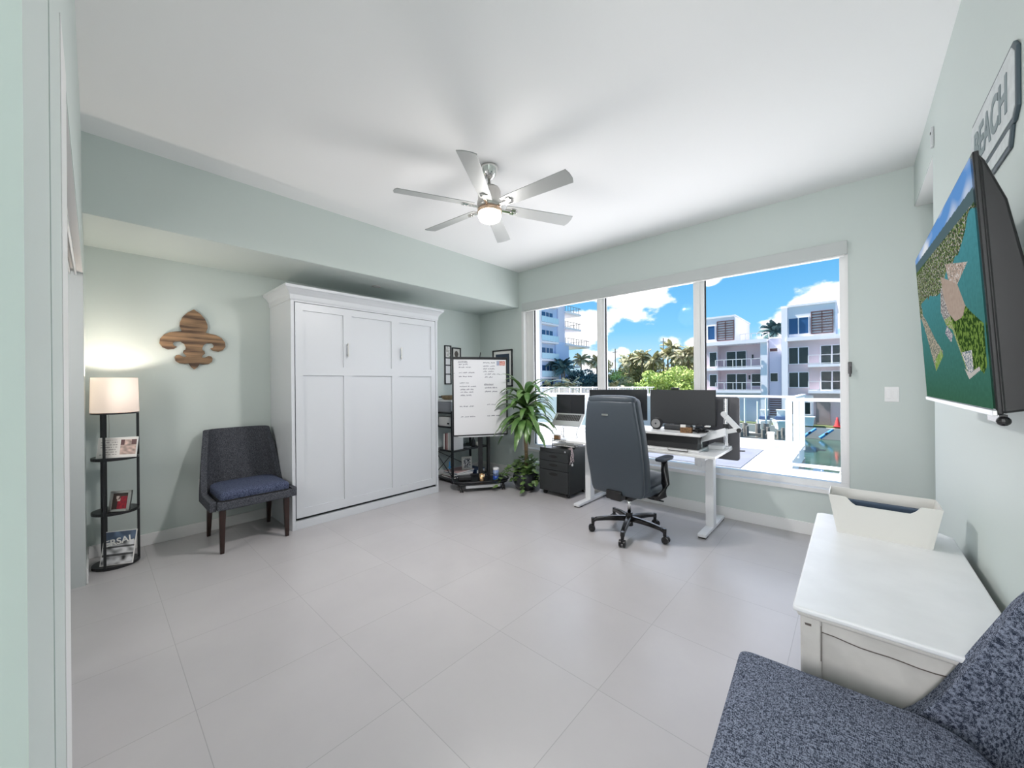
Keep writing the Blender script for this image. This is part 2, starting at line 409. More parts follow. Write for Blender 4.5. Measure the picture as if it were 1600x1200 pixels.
# reveal lining left and the roller shade fascia above
struct(MB().box(wx0-.002, wx0+.012, YN-.004, yg-.03, wz0, wz1).box(wx0-.03, wx0+.004, YN-.006, YN, wz0, 2.44).box(wx1-.01, wx1+.002, YN-.004, yg-.03, wz0, wz1), 'trim_10', 'trim')
rs = thing('roller_shade', 'wide pale roller shade cassette above the picture window', 'roller shade', ((wx0+wx1)/2, YN, 2.44))
L = (wx1-wx0)/2
MB().box(-L, L, -.03, -.0005, 0, .115).build('cassette', mat('grey_mint_cassette', (.50, .53, .52, 1), .4), rs, bevel=.004)
MB().box(-L+.02, L-.02, -.02, -.002, -.014, 0).build('bottom_bar', 'trim', rs, bevel=.002)
hd = thing('window_handle', 'small black lever handle on the right window jamb', 'handle', (-.012, YN-.004, 1.48))
MB().box(-.012, .012, -.012, 0, -.05, .05).build('handle_plate', 'black', hd, bevel=.003)
MB().cone((0, -.01, 0), (0, -.035, 0), .007).box(-.007, .007, -.045, -.03, -.075, .01).build('lever', 'black', hd, bevel=.003)

# small fittings
sw = thing('light_switch', 'white double rocker wall switch right of the window', 'light switch', (.235, YN, 1.26))
MB().box(-.042, .042, -.006, 0, -.06, .06).build('switch_plate', 'white', sw, bevel=.003)
for s in (-1, 1): MB().box(s*.019-.014, s*.019+.014, -.010, -.005, -.034, .034).build('rocker', 'white', sw, bevel=.002)
ol = thing('wall_outlet', 'white power outlet low on the wall left of the grey chair', 'outlet', (XW, .69, .44))
MB().box(0, .006, -.038, .038, -.065, .065).build('outlet_plate', 'white', ol, bevel=.002)
for s in (-1, 1):
    so = MB().box(.005, .009, -.017, .017, s*.03-.016, s*.03+.016).build('socket', 'white', ol, bevel=.002)
    MB().box(.0088, .0096, -.008, -.005, s*.03-.007, s*.03+.007).box(.0088, .0096, .005, .008, s*.03-.007, s*.03+.007).build('slot', 'gap', so)
dl = thing('recessed_downlight', 'round recessed downlight in the bulkhead above the white wall bed', 'downlight', (-4.063, 2.19, ZS-.004))
MB().lathe([(.05, 0), (.055, -.004), (.038, -.008), (.036, -.002)], 24).build('trim_ring', 'nickel', dl, smooth=True)
MB().lathe([(.001, -.003), (.035, -.003), (.035, -.001), (.001, -.001)], 20).build('lens', 'white', dl)
sn = thing('door_sensor', 'thin grey contact sensor on the wall above the recessed doorway', 'sensor', (XE, 3.325, 2.745))
MB().box(-.012, 0, -.018, .018, 0, .115).build('sensor_body', 'alu', sn, bevel=.003)
MB().box(-.014, -.011, -.01, .01, .08, .09).build('sensor_cap', 'blackmat', sn)

# ------------------------------------------------------------------ wall bed
wb = thing('wall_bed_cabinet', 'tall white shaker wall bed cabinet with crown moulding against the left wall', 'wall bed', (-3.92, 1.245, 0))
W = 1.69; D = .622
b = MB().box(-D, 0, 0, .03, 0, 2.22).box(-D, 0, W-.03, W, 0, 2.22).box(-D, 0, .03, W-.03, 2.17, 2.22).box(-D, -.03, .03, W-.03, .01, .08)
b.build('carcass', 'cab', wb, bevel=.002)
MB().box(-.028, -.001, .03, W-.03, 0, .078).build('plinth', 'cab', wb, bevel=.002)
MB().box(-.05, -.031, .03, W-.03, .08, 2.17).build('shadow_gap', 'gap', wb)
# crown: profile swept round three sides
prof = [(-.006, 2.185), (.006, 2.185), (.009, 2.20), (.012, 2.235), (.03, 2.262), (.05, 2.285), (.062, 2.292), (.062, 2.318), (-.02, 2.318)]
b = MB(); rings = []
for (cx, cy, sx, sy) in ((-D, 0, 0, -1), (0, 0, 1, -1), (0, W, 1, 1), (-D, W, 0, 1)):
    rings.append([b.b.verts.new((cx+sx*p, cy+sy*p, z)) for p, z in prof])
for a, c in zip(rings, rings[1:]):
    for i in range(len(prof)-1): b.b.faces.new((a[i], c[i], c[i+1], a[i+1]))
b.quad((-D, -.06, 2.317), (.06, -.06, 2.317), (.06, W+.06, 2.317), (-D, W+.06, 2.317))
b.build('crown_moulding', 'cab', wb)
# front panel (one face) with three shaker columns: frame boxes and set-back fields
y0, y1, z0, z1 = .037, W-.037, .106, 2.165
fp = MB().box(-.030, -.012, y0, y1, z0, z1)
cols = [(.105, .495), (.585, 1.045), (1.145, 1.59)]
rails = [(z0, z0+.085), (1.47, 1.555), (2.095, z1)]
ys = [y0]+[v for c in cols for v in c]+[y1]
for i in range(0, len(ys), 2): fp.box(-.013, .001, ys[i], ys[i+1], z0, z1)
for (a, c) in cols:
    for (p, q) in rails: fp.box(-.013, .001, a, c, p, q)
fpo = fp.build('bed_front_panel', 'cab', wb)
for yy in (.532, 1.158):
    hh = MB().cone((.001, yy, 1.685), (.03, yy, 1.685), .005).cone((.001, yy, 1.79), (.03, yy, 1.79), .005).cone((.03, yy, 1.665), (.03, yy, 1.81), .007)
    hh.build('pull_handle', 'nickel', wb, smooth=False)

# ------------------------------------------------------------------ upholstered chair
def make_chair(name, label, fab, fseat, legm='walnut'):
    t = thing(name, label, 'chair')
    hw = .275
    # plan path U
    half = [(hw, .26), (hw, .16), (hw, .06), (hw, -.01), (hw, -.05), (hw, -.08), (hw, -.10), (hw, -.115), (hw, -.13), (hw, -.145), (hw, -.16), (hw, -.175), (hw, -.195), (hw-.006, -.225), (hw-.02, -.255), (hw-.045, -.28), (hw-.08, -.292), (hw-.15, -.298)]
    path = [(-x, y) for x, y in half]+[(0, -.30)]+half[::-1]
    def topz(y):
        k = max(0, min(1, (-y-.06)/.15)); q = max(0, min(1, (.30+y)/.10)) ; return .445+.525*(k**2.6)-.012*q*q
    n = len(path)-1; nv = 10
    b = MB(); V = []
    for i, (x, y) in enumerate(path):
        tz = topz(y); row = []
        for j in range(nv+1):
            z = .355+(tz-.355)*j/nv
            k = max(0, (z-.44)/.53)
            xx = x*(1-.15*k)*(1-.03*(k*k)); yy = y-.115*k*(1 if y < .1 else 0)
            row.append(b.b.verts.new((xx, yy, z)))
        V.append(row)
    for i in range(n):
        for j in range(nv): b.b.faces.new((V[i][j], V[i+1][j], V[i+1][j+1], V[i][j+1]))
    b.build('backrest', fab, t, smooth=True, solid=.045, bevel=.014, seg=3, off=1)
    MB().box(-hw+.035, hw-.035, -.26, .262, .355, .43).build('seat_base', fab, t, bevel=.015, seg=3)
    MB().box(-hw, hw, .235, .285, .355, .43).build('seat_rail', fab, t, bevel=.015, seg=3)
    # cushion with rounded plan
    pts = []; cw = hw-.02; r = .07
    for cx, cy, a0, rr in ((cw-.03, .25, 0, .03), (-cw+.03, .25, 90, .03), (-cw+.12, -.12, 180, .12), (cw-.12, -.12, 270, .12)):
        for a in range(0, 91, 18): pts.append((cx+rr*cos(rad(a0+a)), cy+rr*sin(rad(a0+a))))
    def cz(x, y): return .012*(1-(x/cw)**2)*(1-((y-.03)/.27)**2)
    b = MB(); n = len(pts)
    lay = [(.96, .428), (1, .436), (1, .478), (.985, .492), (.94, .5), (.6, .505), (.2, .508)]
    rr = []
    for s_, z in lay: rr.append([b.b.verts.new((x*s_, .02+(y-.02)*s_, z)) for x, y in pts])
    for a, c in zip(rr, rr[1:]):
        for i in range(n): b.b.faces.new((a[i], a[(i+1) % n], c[(i+1) % n], c[i]))
    b.b.faces.new(rr[0][::-1]); b.b.faces.new(rr[-1])
    cu = b.build('seat_cushion', fseat, t, smooth=True)
    MB().tube([(x*1.002, y*1.002, .435) for x, y in pts]+[(pts[0][0], pts[0][1], .435)], .004, 6).build('piping', 'gap', cu, smooth=True)
    for sx in (-1, 1):
        for fy in (1, -1):
            x = sx*(hw-.04); y = .245 if fy > 0 else -.25; yb = y+(.0 if fy > 0 else -.05)
            b = MB(); a = .022; c = .014
            top = [b.b.verts.new((x+p*a, y+q*a, .36)) for p, q in ((-1, -1), (1, -1), (1, 1), (-1, 1))]
            bot = [b.b.verts.new((x+sx*.004+p*c, yb+q*c, 0)) for p, q in ((-1, -1), (1, -1), (1, 1), (-1, 1))]
            b.b.faces.new(top); b.b.faces.new(bot[::-1])
            for k in range(4): b.b.faces.new((top[k], top[(k+1) % 4], bot[(k+1) % 4], bot[k]))
            b.build('leg', legm, t, bevel=.003)
    return t
c1 = make_chair('side_chair', 'dark grey upholstered side chair with walnut legs beside the wall bed', 'fabfar', 'fabseat')
c1.location = (-4.085, .935, 0); c1.rotation_euler = (0, 0, rad(-90))
c2 = make_chair('side_chair', 'blue-grey tweed side chair in the near right corner', 'fab', 'fab')
c2.location = (.012, 1.185, 0); c2.rotation_euler = (0, 0, rad(93))

# ------------------------------------------------------------------ shelf floor lamp
lx, ly, lr = -4.25, .11, .132
lp = thing('shelf_floor_lamp', 'lit floor lamp with black round shelf tower and drum shade', 'floor lamp', (lx, ly, 0))
for z in (.0, .405, .815):
    MB().lathe([(lr, 0), (lr, .022)], 40, (0, 0, z)).build('shelf', 'black', lp, bevel=.002)
MB().lathe([(lr, 0), (lr, .012)], 40, (0, 0, 1.165)).build('top_plate', 'black', lp, bevel=.002)
P = lambda a, r=lr-.008: (r*cos(rad(a)), r*sin(rad(a)))
for a in (90, 330):
    x, y = P(a); MB().box(x-.008, x+.008, y-.008, y+.008, .0, 1.17).build('pole', 'black', lp)
x, y = P(210); MB().box(x-.012, x+.012, y-.018, y+.018, .0, 1.17).build('pole', 'black', lp)
MB().tube([(x+.02, y+.03, 1.165), (x+.022, y+.032, 1.05), (x+.02, y+.03, .96)], .0022, 6).sph((x+.02, y+.03, .955), .006, 8, 6).build('pull_chain', 'nickel', lp, label='thin hanging pull chain')
MB().lathe([(lr+.002, 0), (lr-.004, .265)], 48, (0, 0, 1.178), cap=False).build('lamp_shade', 'shade', lp, smooth=True, solid=.002, label='glowing white drum shade')
MB().sph((0, 0, 1.33), .03, 16, 10, (1, 1, 1.3)).cone((0, 0, 1.177), (0, 0, 1.30), .012).build('bulb', 'white', lp, smooth=True)
def lean(mat_loc, rz, tilt):  # local x along width, y up along face, z out of face
    return Matrix.Translation(mat_loc) @ Matrix.Rotation(rz, 4, 'Z') @ Matrix.Rotation(pi/2-tilt, 4, 'X')
# photo card (upper shelf)
def card(u, v):
    if u > .58 and .12 < v < .9:
        q = nz(u*9, v*9, 3); s = .5+.5*q
        if v > .62 and (u < .68 or u > .86): return (.12, .05, .05)
        return (.75*s+.15, .52*s+.12, .46*s+.1)
    if .07 < u < .5 and .1 < v < .9 and int(v*16) % 2 == 0 and nz(u*26, int(v*16)*3.1, 0) > -.12: return (.42, .38, .36)
    return (.82, .78, .74)
pf = thing('photo_card_frame', 'white double photo card with handwriting and a photo on the upper lamp shelf', 'photo frame', (lx+.07, ly-.105, .838), rot=(rad(78), 0, rad(62)))
MB().box(0, .235, 0, .155, -.012, 0).build('frame_board', 'paper', pf, bevel=.002)
picture('print', .225, .145, 60, 40, card, MP, pf, Matrix.Translation((.005, .005, .0008)))
MB().box(.1, .12, 0, .13, -.03, -.012).build('easel_back', 'paper', pf)
# small silver frame
sf = thing('picture_frame', 'small silver picture frame with a red photo on the middle lamp shelf', 'picture frame', (lx+.085, ly-.045, .428), rot=(rad(76), 0, rad(58)))
b = MB().box(0, .13, 0, .02, -.012, .008).box(0, .13, .135, .155, -.012, .008).box(0, .02, 0, .155, -.012, .008).box(.11, .13, 0, .155, -.012, .008)
b.build('frame_border', 'nickel', sf, bevel=.003)
def redp(u, v):
    q = nz(u*6, v*6, 9)
    if .2 < u < .5 and .5 < v < .85: return (.6, .5, .45) if q > -.1 else (.12, .06, .05)
    if u > .35 and v < .8: return (.30+.2*q, .015, .03)
    return (.05, .035, .03)
picture('photo', .09, .115, 24, 30, redp, MP, sf, Matrix.Translation((.02, .02, .001)))
MB().box(.05, .07, 0, .12, -.045, -.012).build('easel_back', 'black', sf)
# framed black and white photo leaning at the bottom
bf = thing('photo_print', 'black and white souvenir photo print reading ERSAL on the bottom lamp shelf', 'photo print', (lx+.045, ly-.09, .023), rot=(rad(75), 0, rad(62)))
MB().box(0, .195, 0, .245, -.006, 0).build('backing_card', 'paper', bf)
def bw(u, v):
    if v > .68:
        g = .12+.25*max(0, nz(u*4, v*4, 1)); return (g*.6, g*.85, g*1.3)
    q = .5+.7*nz(u*5, v*7, 2); q = max(.02, min(.75, q))
    if .25 < v < .32 or .5 < v < .55: q *= .15
    return (q, q, q*1.02)
picture('photo', .185, .235, 60, 76, bw, MP, bf, Matrix.Translation((.005, .005, .0008)))
text_part('ERSAL', .064, 'paper', bf, Matrix.Translation((.10, .150, .002)) @ Matrix.Rotation(rad(12), 4, 'Z'), 'lettering', .001, 1, bold=.0012)

# ------------------------------------------------------------------ fleur-de-lis
fl = [(0, .27), (.045, .235), (.08, .19), (.098, .14), (.1, .105), (.085, .06), (.12, .055), (.165, .045), (.205, .02), (.232, -.02), (.235, -.06), (.215, -.095), (.18, -.112),
      (.14, -.105), (.118, -.085), (.14, -.075), (.148, -.055), (.13, -.035), (.095, -.035), (.07, -.055), (.058, -.085), (.06, -.105), (.075, -.115), (.078, -.135), (.06, -.155), (.055, -.17),
      (.075, -.175), (.105, -.155), (.125, -.16), (.135, -.18), (.13, -.21), (.105, -.232), (.065, -.238), (.04, -.232), (.022, -.265), (0, -.285)]
pts = fl+[(-x, y) for x, y in fl[-2:0:-1]]
fs = thing('wooden_wall_sign', 'striped brown wooden fleur-de-lis hanging on the left wall', 'wall decoration', (XW, .625, 1.815), rot=(rad(0), 0, 0))
MB().prism(pts, lambda p, t: (.006+.022*t, p[0], p[1])).build('carved_board', 'wood', fs, bevel=.002)
MB().box(0, .007, -.03, .03, -.03, .03).build('hanger', 'blackmat', fs)

# ------------------------------------------------------------------ ceiling fan
fx, fy = -2.06, 2.045
fn = thing('ceiling_fan', 'six blade silver ceiling fan with a lit round lamp', 'ceiling fan', (fx, fy, ZC))
MB().lathe([(.068, 0), (.070, -.012), (.066, -.02), (.060, -.045), (.042, -.075), (.02, -.092)], 32).build('canopy', 'bnickel', fn, smooth=True)
MB().lathe([(.014, -.09), (.014, -.14), (.022, -.142), (.022, -.16)], 20).build('downrod', 'bnickel', fn, smooth=True)
MB().lathe([(.03, -.15), (.075, -.165), (.088, -.19), (.088, -.255), (.095, -.27), (.098, -.31), (.075, -.325)], 40).build('motor_housing', 'nickel', fn, smooth=True)
MB().lathe([(.075, -.318), (.092, -.325), (.094, -.345), (.088, -.352)], 40).build('light_ring', mat('warm_nickel', (.72, .52, .38, 1), .25, 1), fn, smooth=True)
MB().lathe([(.086, -.35), (.088, -.38), (.078, -.405), (.05, -.42), (.01, -.424)], 40).build('light_globe', 'bulb', fn, smooth=True, label='glowing white glass globe')
for k in range(6):
    a = rad(4+60*k)
    bl = MB(); ww0, ww1 = .055, .066; th = .006
    def pt(r, w, z):
        return (r, w, z)
    ptsb = [(.15, -.05), (.70, -ww1), (.685, ww1), (.15, .05)]
    bl.prism([(.13, -.045), (.20, -.052), (.70, -.062), (.708, -.02), (.705, .03), (.69, .066), (.20, .052), (.13, .045)], lambda p, t: (p[0], p[1], (t-.5)*th))
    Mx = Matrix.Rotation(a, 4, 'Z') @ Matrix.Translation((0, 0, -.305)) @ Matrix.Rotation(rad(-13), 4, 'X')
    bmesh.ops.transform(bl.b, matrix=Mx, verts=bl.b.verts)
    bo = bl.build('fan_blade', 'blade', fn, bevel=.0015)
    br = MB().box(.08, .22, -.012, .012, -.018, -.004).box(.17, .21, -.03, .03, -.012, -.003).cone((.2, 0, -.02), (.2, 0, -.005), .008).cone((.175, .0, -.02), (.175, .0, -.005), .008)
    bmesh.ops.transform(br.b, matrix=Mx, verts=br.b.verts)
    br.build('blade_bracket', 'bnickel', bo, bevel=.003)

# ------------------------------------------------------------------ whiteboard easel
ez = thing('whiteboard_easel', 'mobile whiteboard covered in handwriting on a black wheeled stand', 'whiteboard', (-3.67, 3.43, 0), rad(56.3))
# local x along the board, -y towards the room
Wb, zb0, zb1 = .36, .70, 1.715
MB().box(-Wb+.01, Wb-.01, -.05, -.03, zb0+.01, zb1-.01).build('board', 'wboard', ez)
b = MB().box(-Wb-.008, Wb+.008, -.056, -.024, zb1-.022, zb1+.01).box(-Wb-.006, -Wb+.012, -.056, -.024, zb0, zb1).box(Wb-.012, Wb+.006, -.056, -.024, zb0, zb1).box(-Wb, Wb, -.056, -.024, zb0-.006, zb0+.012)
b.build('board_frame', 'black', ez, bevel=.003)
MB().box(-.3, .3, -.11, -.05, zb0-.014, zb0-.006).box(-.3, .3, -.112, -.108, zb0-.014, zb0+.004).build('pen_tray', 'alu', ez)
MB().box(-.03, .03, -.024, .006, .10, zb1-.2).build('mast', 'black', ez, bevel=.004)
MB().box(.10, .13, -.015, .015, .10, zb0+.2).build('mast', 'black', ez, bevel=.003)
MB().cone((.0, -.02, zb1), (.012, -.02, zb1+.075), .006).build('flip_chart_hook', 'black', ez)
# oval base tray
pts = []
for k in range(40):
    a = 2*pi*k/40; c, s_ = cos(a), sin(a)
    pts.append((.36*abs(c)**.6*(1 if c > 0 else -1), .21*abs(s_)**.7*(1 if s_ > 0 else -1)))
MB().prism(pts, lambda p, t: (p[0], p[1], .085+.016*t)).build('base_tray', 'black', ez, bevel=.004)
b = MB(); b.tube([(x*1.02, y*1.02, .125) for x, y in pts]+[(pts[0][0]*1.02, pts[0][1]*1.02, .125)], .011, 8)
for x, y in ((.3, .15), (-.3, .15), (.3, -.15), (-.3, -.15)): b.cone((x, y, .09), (x, y, .125), .008)
b.build('tray_rim', 'black', ez, smooth=True)
MB().box(-.22, .22, -.2, -.195, .05, .085).build('lower_crossbar', 'alu', ez)
for x in (-.27, .27):
    for y in (-.16, .16):
        c = MB().box(x-.012, x+.012, y-.02, y+.012, .045, .088).build('caster_fork', 'black', ez)
        MB().cone((x-.02, y-.01, .032), (x-.006, y-.01, .032), .032, n=20).cone((x+.006, y-.01, .032), (x+.02, y-.01, .032), .032, n=20).build('caster_wheel', 'rubber', c)
# handwriting
def scrawl(x, z, n, hgt=.016, wid=.012, gap=(), ul=False):
    b = MB(); px = x; r = random.Random(int(x*1000+z*777))
    prev = (px, z)
    for k in range(n):
        if k in gap: px += wid*1.3; prev = (px, z); continue
        for q in range(3):
            nx = px+wid*(q+1)/3; nz_ = z+(hgt*r.uniform(.2, 1) if q % 2 == 0 else hgt*r.uniform(-.15, .2))
            a = Vector((prev[0], -.0512, prev[1])); c = Vector((nx, -.0512, nz_)); d = (c-a); n_ = Vector((-d.z, 0, d.x)).normalized()*.0015
            b.quad(a-n_, c-n_, c+n_, a+n_); prev = (nx, nz_)
        px += wid
    if ul:
        b.quad((x, -.0512, z-.008), (px, -.0512, z-.008), (px, -.0512, z-.0055), (x, -.0512, z-.0055))
    b.build('handwriting', 'ink', ez)
X0 = -Wb
for (x, z, n, g, ul) in [(.07, 1.655, 10, (), True), (.08, 1.62, 9, (3,), False), (.08, 1.585, 12, (6,), False), (.08, 1.515, 17, (3, 9), False), (.08, 1.465, 13, (3, 8), False),
    (.40, 1.645, 12, (7,), False), (.40, 1.60, 12, (6,), False), (.40, 1.565, 12, (4,), False), (.40, 1.53, 11, (4,), False), (.42, 1.495, 17, (2, 7, 12), False), (.42, 1.455, 8, (3,), False),
    (.09, 1.38, 9, (5,), False), (.09, 1.335, 18, (8, 11), False), (.10, 1.295, 13, (5, 9), False), (.10, 1.26, 14, (3, 8), False), (.10, 1.22, 11, (5,), False),
    (.41, 1.36, 10, (), True), (.42, 1.315, 13, (7,), False), (.42, 1.265, 14, (7,), False), (.09, 1.075, 15, (3, 9), False), (.45, 1.095, 9, (3,), False), (.10, .94, 16, (3, 9), False), (.45, .945, 13, (3, 8), False), (.015, 1.51, 1, (), False)]:
    scrawl(X0+x, z, n, gap=g, ul=ul, wid=.0125 if n < 14 else .0115)
def phone(u, v):
    q = nz(u*7, v*5, 4)
    return (.35, .38, .5) if u < .33 else (.62+.3*q, .30+.3*q, .26+.3*q)
ph = thing('photo_snapshot', 'small colour snapshot stuck to the top right of the whiteboard', 'photo')
ph.matrix_world = Matrix.Translation((-3.67, 3.43, 0)) @ Matrix.Rotation(rad(56.3), 4, 'Z') @ Matrix.Translation((Wb-.14, -.0515, 1.615)) @ Matrix.Rotation(pi/2, 4, 'X')
MB().box(0, .115, 0, .06, 0, .0004).build('photo_paper', 'paper', ph)
picture('print', .115, .06, 24, 14, phone, MP, ph, Matrix.Translation((0, 0, .0008)))
# things on the easel base
cl = thing('wipes_canister', 'blue cleaning wipes canister with white lid on the whiteboard base', 'canister', (-3.52, 3.57, .102))
MB().lathe([(.036, 0), (.038, .005), (.038, .055)], 24).build('lower_body', 'blue', cl, smooth=True)
MB().lathe([(.0382, .055), (.0382, .13)], 24).build('body_label', mat('blue_white_label', (.03, .10, .45, 1), .4, noise_amt=1, nscale=35, col2=(.5, .6, .75, 1)), cl, smooth=True)
MB().lathe([(.039, .13), (.04, .135), (.04, .155), (.03, .16)], 24).build('lid', 'white', cl, smooth=True)
cu = thing('copper_tumbler', 'shiny copper tumbler standing on the whiteboard base', 'cup', (-3.57, 3.36, .102))
MB().lathe([(.030, 0), (.032, .004), (.037, .105), (.035, .105), (.030, .01)], 24).build('cup_body', 'gold', cu, smooth=True)
MB().cone((.01, 0, .012), (.018, .01, .15), .004).cone((-.01, 0, .012), (-.015, -.01, .14), .004).build('marker_pen', 'black', cu)
tb = thing('black_pouch', 'black soft pouch on the left of the whiteboard base', 'pouch', (-3.80, 3.27, .102), rad(50))
MB().box(-.09, .09, -.05, .05, 0, .07).build('pouch_body', 'blackmat', tb, bevel=.025, seg=4)
MB().box(-.07, .07, -.004, .004, .069, .074).build('zip', 'alu', tb)

# ------------------------------------------------------------------ shelf unit in the corner
su = thing('metal_shelf_unit', 'black metal shelf unit in the corner behind the whiteboard', 'shelf unit', (-4.50, 3.29, 0))
SW, SL = .42, .70
for z in (.05, .45, .78, .975): MB().box(0, SW, 0, SL, z-.018, z).build('shelf', 'black', su, bevel=.002)
for x in (.012, SW-.012):
    for y in (.012, SL-.012): MB().box(x-.013, x+.013, y-.013, y+.013, 0, 1.0).build('post', 'black', su)
b = MB(); b.tube([(.01, .01, .08), (SW-.01, .01, .42)], .005, 6); b.build('cross_brace', 'black', su)
b = MB(); b.tube([(SW-.01, .01, .08), (.01, .01, .42)], .005, 6); b.build('cross_brace', 'black', su)
b = MB(); b.tube([(.01, .02, .42), (.01, SL-.02, .08)], .005, 6); b.build('cross_brace', 'black', su)
def simple(name, label, cat, loc, rz, parts, group=None):
    t = thing(name, label, cat, loc, rz, group)
    for (pn, m, mb, bv) in parts: mb.build(pn, m, t, bevel=bv)
    return t
sx, sy = -4.50, 3.29
simple('storage_box', 'grey lidded storage box on top of the black shelf unit', 'box', (sx+.04, sy+.03, .975), 0,
       [('box_body', 'greyfab', MB().box(0, .33, 0, .26, 0, .15), .008), ('box_lid', 'white', MB().box(-.006, .336, -.006, .266, .15, .175), .004)])
simple('wicker_basket', 'tan wicker basket on top of the grey storage box', 'basket', (sx+.06, sy+.04, 1.15), 0,
       [('basket_body', 'tan', MB().lathe([(.07, 0), (.1, .02), (.115, .06), (.1, .062), (.06, .012)], 20, (.12, .1, 0)), 0), ('handle', 'blackmat', MB().box(.01, .07, .0, .02, .03, .05), .004)])
simple('storage_box', 'pale grey file box between the two upper shelves', 'box', (sx+.08, sy+.03, .78), 0,
       [('box_body', 'paper', MB().box(0, .30, 0, .26, 0, .13), .006), ('label_holder', 'gap', MB().box(.2, .24, -.004, 0, .03, .05), 0)])
for i, (m, w, h, lab) in enumerate([('paper', .05, .24, 'white ring binder, outermost on the middle shelf'), ('paper', .045, .24, 'white ring binder second from the outside on the middle shelf'),
                                    ('pink', .03, .23, 'pinkish book beside the white binders on the middle shelf'), ('darkred', .025, .23, 'dark red book beside the pinkish book on the middle shelf'), ('paper', .04, .22, 'cream binder next to the dark red book on the middle shelf')]):
    x = [.335, .285, .25, .222, .18][i]
    simple('ring_binder' if i in (0, 1, 4) else 'book', lab, 'binder' if i in (0, 1, 4) else 'book', (sx+x, sy+.03, .45), 0,
           [('cover', m, MB().box(0, w-.003, 0, .2, 0, h), .003), ('pages', 'paper', MB().box(.004, w-.008, .01, .203, .004, h-.004), 0)], 'binders and books on the middle shelf')
simple('glass_block', 'pale blue glass block on the middle shelf', 'ornament', (sx+.30, sy+.30, .45), .3, [('block', 'railglass', MB().box(0, .07, 0, .09, 0, .085), .006), ('base', 'alu', MB().box(-.004, .074, -.004, .094, -.0, .008), 0)])
simple('ornament_bottle', 'dark bottle shaped ornament on the middle shelf', 'ornament', (sx+.34, sy+.46, .45), 0, [('bottle_body', 'black', MB().lathe([(.02, 0), (.03, .02), (.028, .09), (.01, .12), (.01, .17)], 16), 0), ('stopper', 'white', MB().lathe([(.012, .165), (.014, .18), (.004, .19)], 12), 0)])
simple('ornament_shell', 'round white shell ornament beside the dark bottle', 'ornament', (sx+.36, sy+.53, .45), 0, [('shell_body', 'bin', MB().sph((0, 0, .035), .036, 14, 8, (1, 1, .9)), 0), ('foot', 'black', MB().lathe([(.02, 0), (.02, .006)], 12), 0)])
simple('ornament_bottle', 'second dark bottle ornament right of the white shell', 'ornament', (sx+.34, sy+.61, .45), 0, [('bottle_body', 'black', MB().lathe([(.02, 0), (.028, .02), (.026, .1), (.012, .13), (.012, .15)], 16), 0), ('stopper', 'nickel', MB().lathe([(.013, .148), (.013, .165)], 12), 0)])
def chess(u, v): return (.7, .7, .7) if nz(u*7, v*9, 5) > .05 else (.06, .06, .07)
sf2 = thing('picture_frame', 'small silver framed dark print on the bottom shelf', 'picture frame', (sx+.33, sy+.25, .135), rot=(rad(82), 0, rad(62)))
MB().box(0, .15, 0, .19, -.014, 0).build('frame_border', 'nickel', sf2, bevel=.003)
picture('print', .1, .13, 20, 26, chess, MP, sf2, Matrix.Translation((.025, .03, .001)))
for i, (m, z, h, lab) in enumerate([('darkred', .05, .022, 'dark red book at the bottom of the shelf stack'), ('paper', .0725, .018, 'white book second in the bottom shelf stack'), ('navy', .091, .02, 'navy book third in the bottom shelf stack'), ('pink', .1115, .02, 'pinkish book at the top of the bottom shelf stack')]):
    simple('book', lab, 'book', (sx+.10+.01*i, sy+.06+.008*i, z), rad(-4+3*i), [('cover', m, MB().box(0, .27, 0, .34, 0, h), .003), ('pages', 'paper', MB().box(.006, .273, -.003, .334, .003, h-.003), 0)], 'books stacked on the bottom shelf')
simple('blue_folder', 'blue folder lying on the right of the bottom shelf', 'folder', (sx+.13, sy+.45, .05), rad(5), [('cover', 'navy', MB().box(0, .26, 0, .19, 0, .06), .006), ('papers', 'paper', MB().box(.01, .262, .01, .18, .01, .05), 0)])
simple('scissors', 'blue handled scissors hanging inside the shelf unit', 'scissors', (sx+.345, sy+.012, .22), 0, [('handle', 'kayak', MB().lathe([(.02, -.006), (.03, 0), (.02, .006)], 14, (0, 0, 0), cap=False).box(-.006, .006, -.006, .006, -.03, .08), 0), ('blade', 'alu', MB().box(-.004, .004, -.002, .002, -.10, -.03), 0)])

# frames on the corner walls
def mk_frame(name, label, loc, rot, w, h, t, cells, fn, mat_w=.0, cat='picture frame'):
    o = thing(name, label, cat, loc, rot=rot)
    b = MB().box(0, w, 0, t, -.0, .02).box(0, w, h-t, h, 0, .02).box(0, t, 0, h, 0, .02).box(w-t, w, 0, h, 0, .02)
    for y in cells: b.box(t, w-t, y-t/2, y+t/2, 0, .02)
    b.build('frame_border', 'black', o, bevel=.002)
    MB().box(t, w-t, t, h-t, 0, .006).build('mount', 'paper', o)
    picture('print', w-2*t-2*mat_w, h-2*t-2*mat_w, 18, int(18*h/w), fn, MP, o, Matrix.Translation((t+mat_w, t+mat_w, .008)))
    return o
RW = (pi/2, 0, pi/2); RN = (pi/2, 0, 0)
mk_frame('collage_frame', 'narrow black multi photo frame on the back wall left of the whiteboard', (XW, 3.525, 1.37), RW, .125, .59, .016, (.155, .29, .40), lambda u, v: (.75, .76, .76) if v < .7 else ((.45, .45, .42) if nz(u*6, v*20, 1) > 0 else (.7, .7, .68)))
mk_frame('picture_frame', 'small black framed portrait on the back wall just above the whiteboard', (XW, 3.67, 1.72), RW, .17, .215, .016, (), lambda u, v: (.08, .07, .06) if (u-.5)**2+(v-.55)**2 < .07 else (.6, .6, .57))
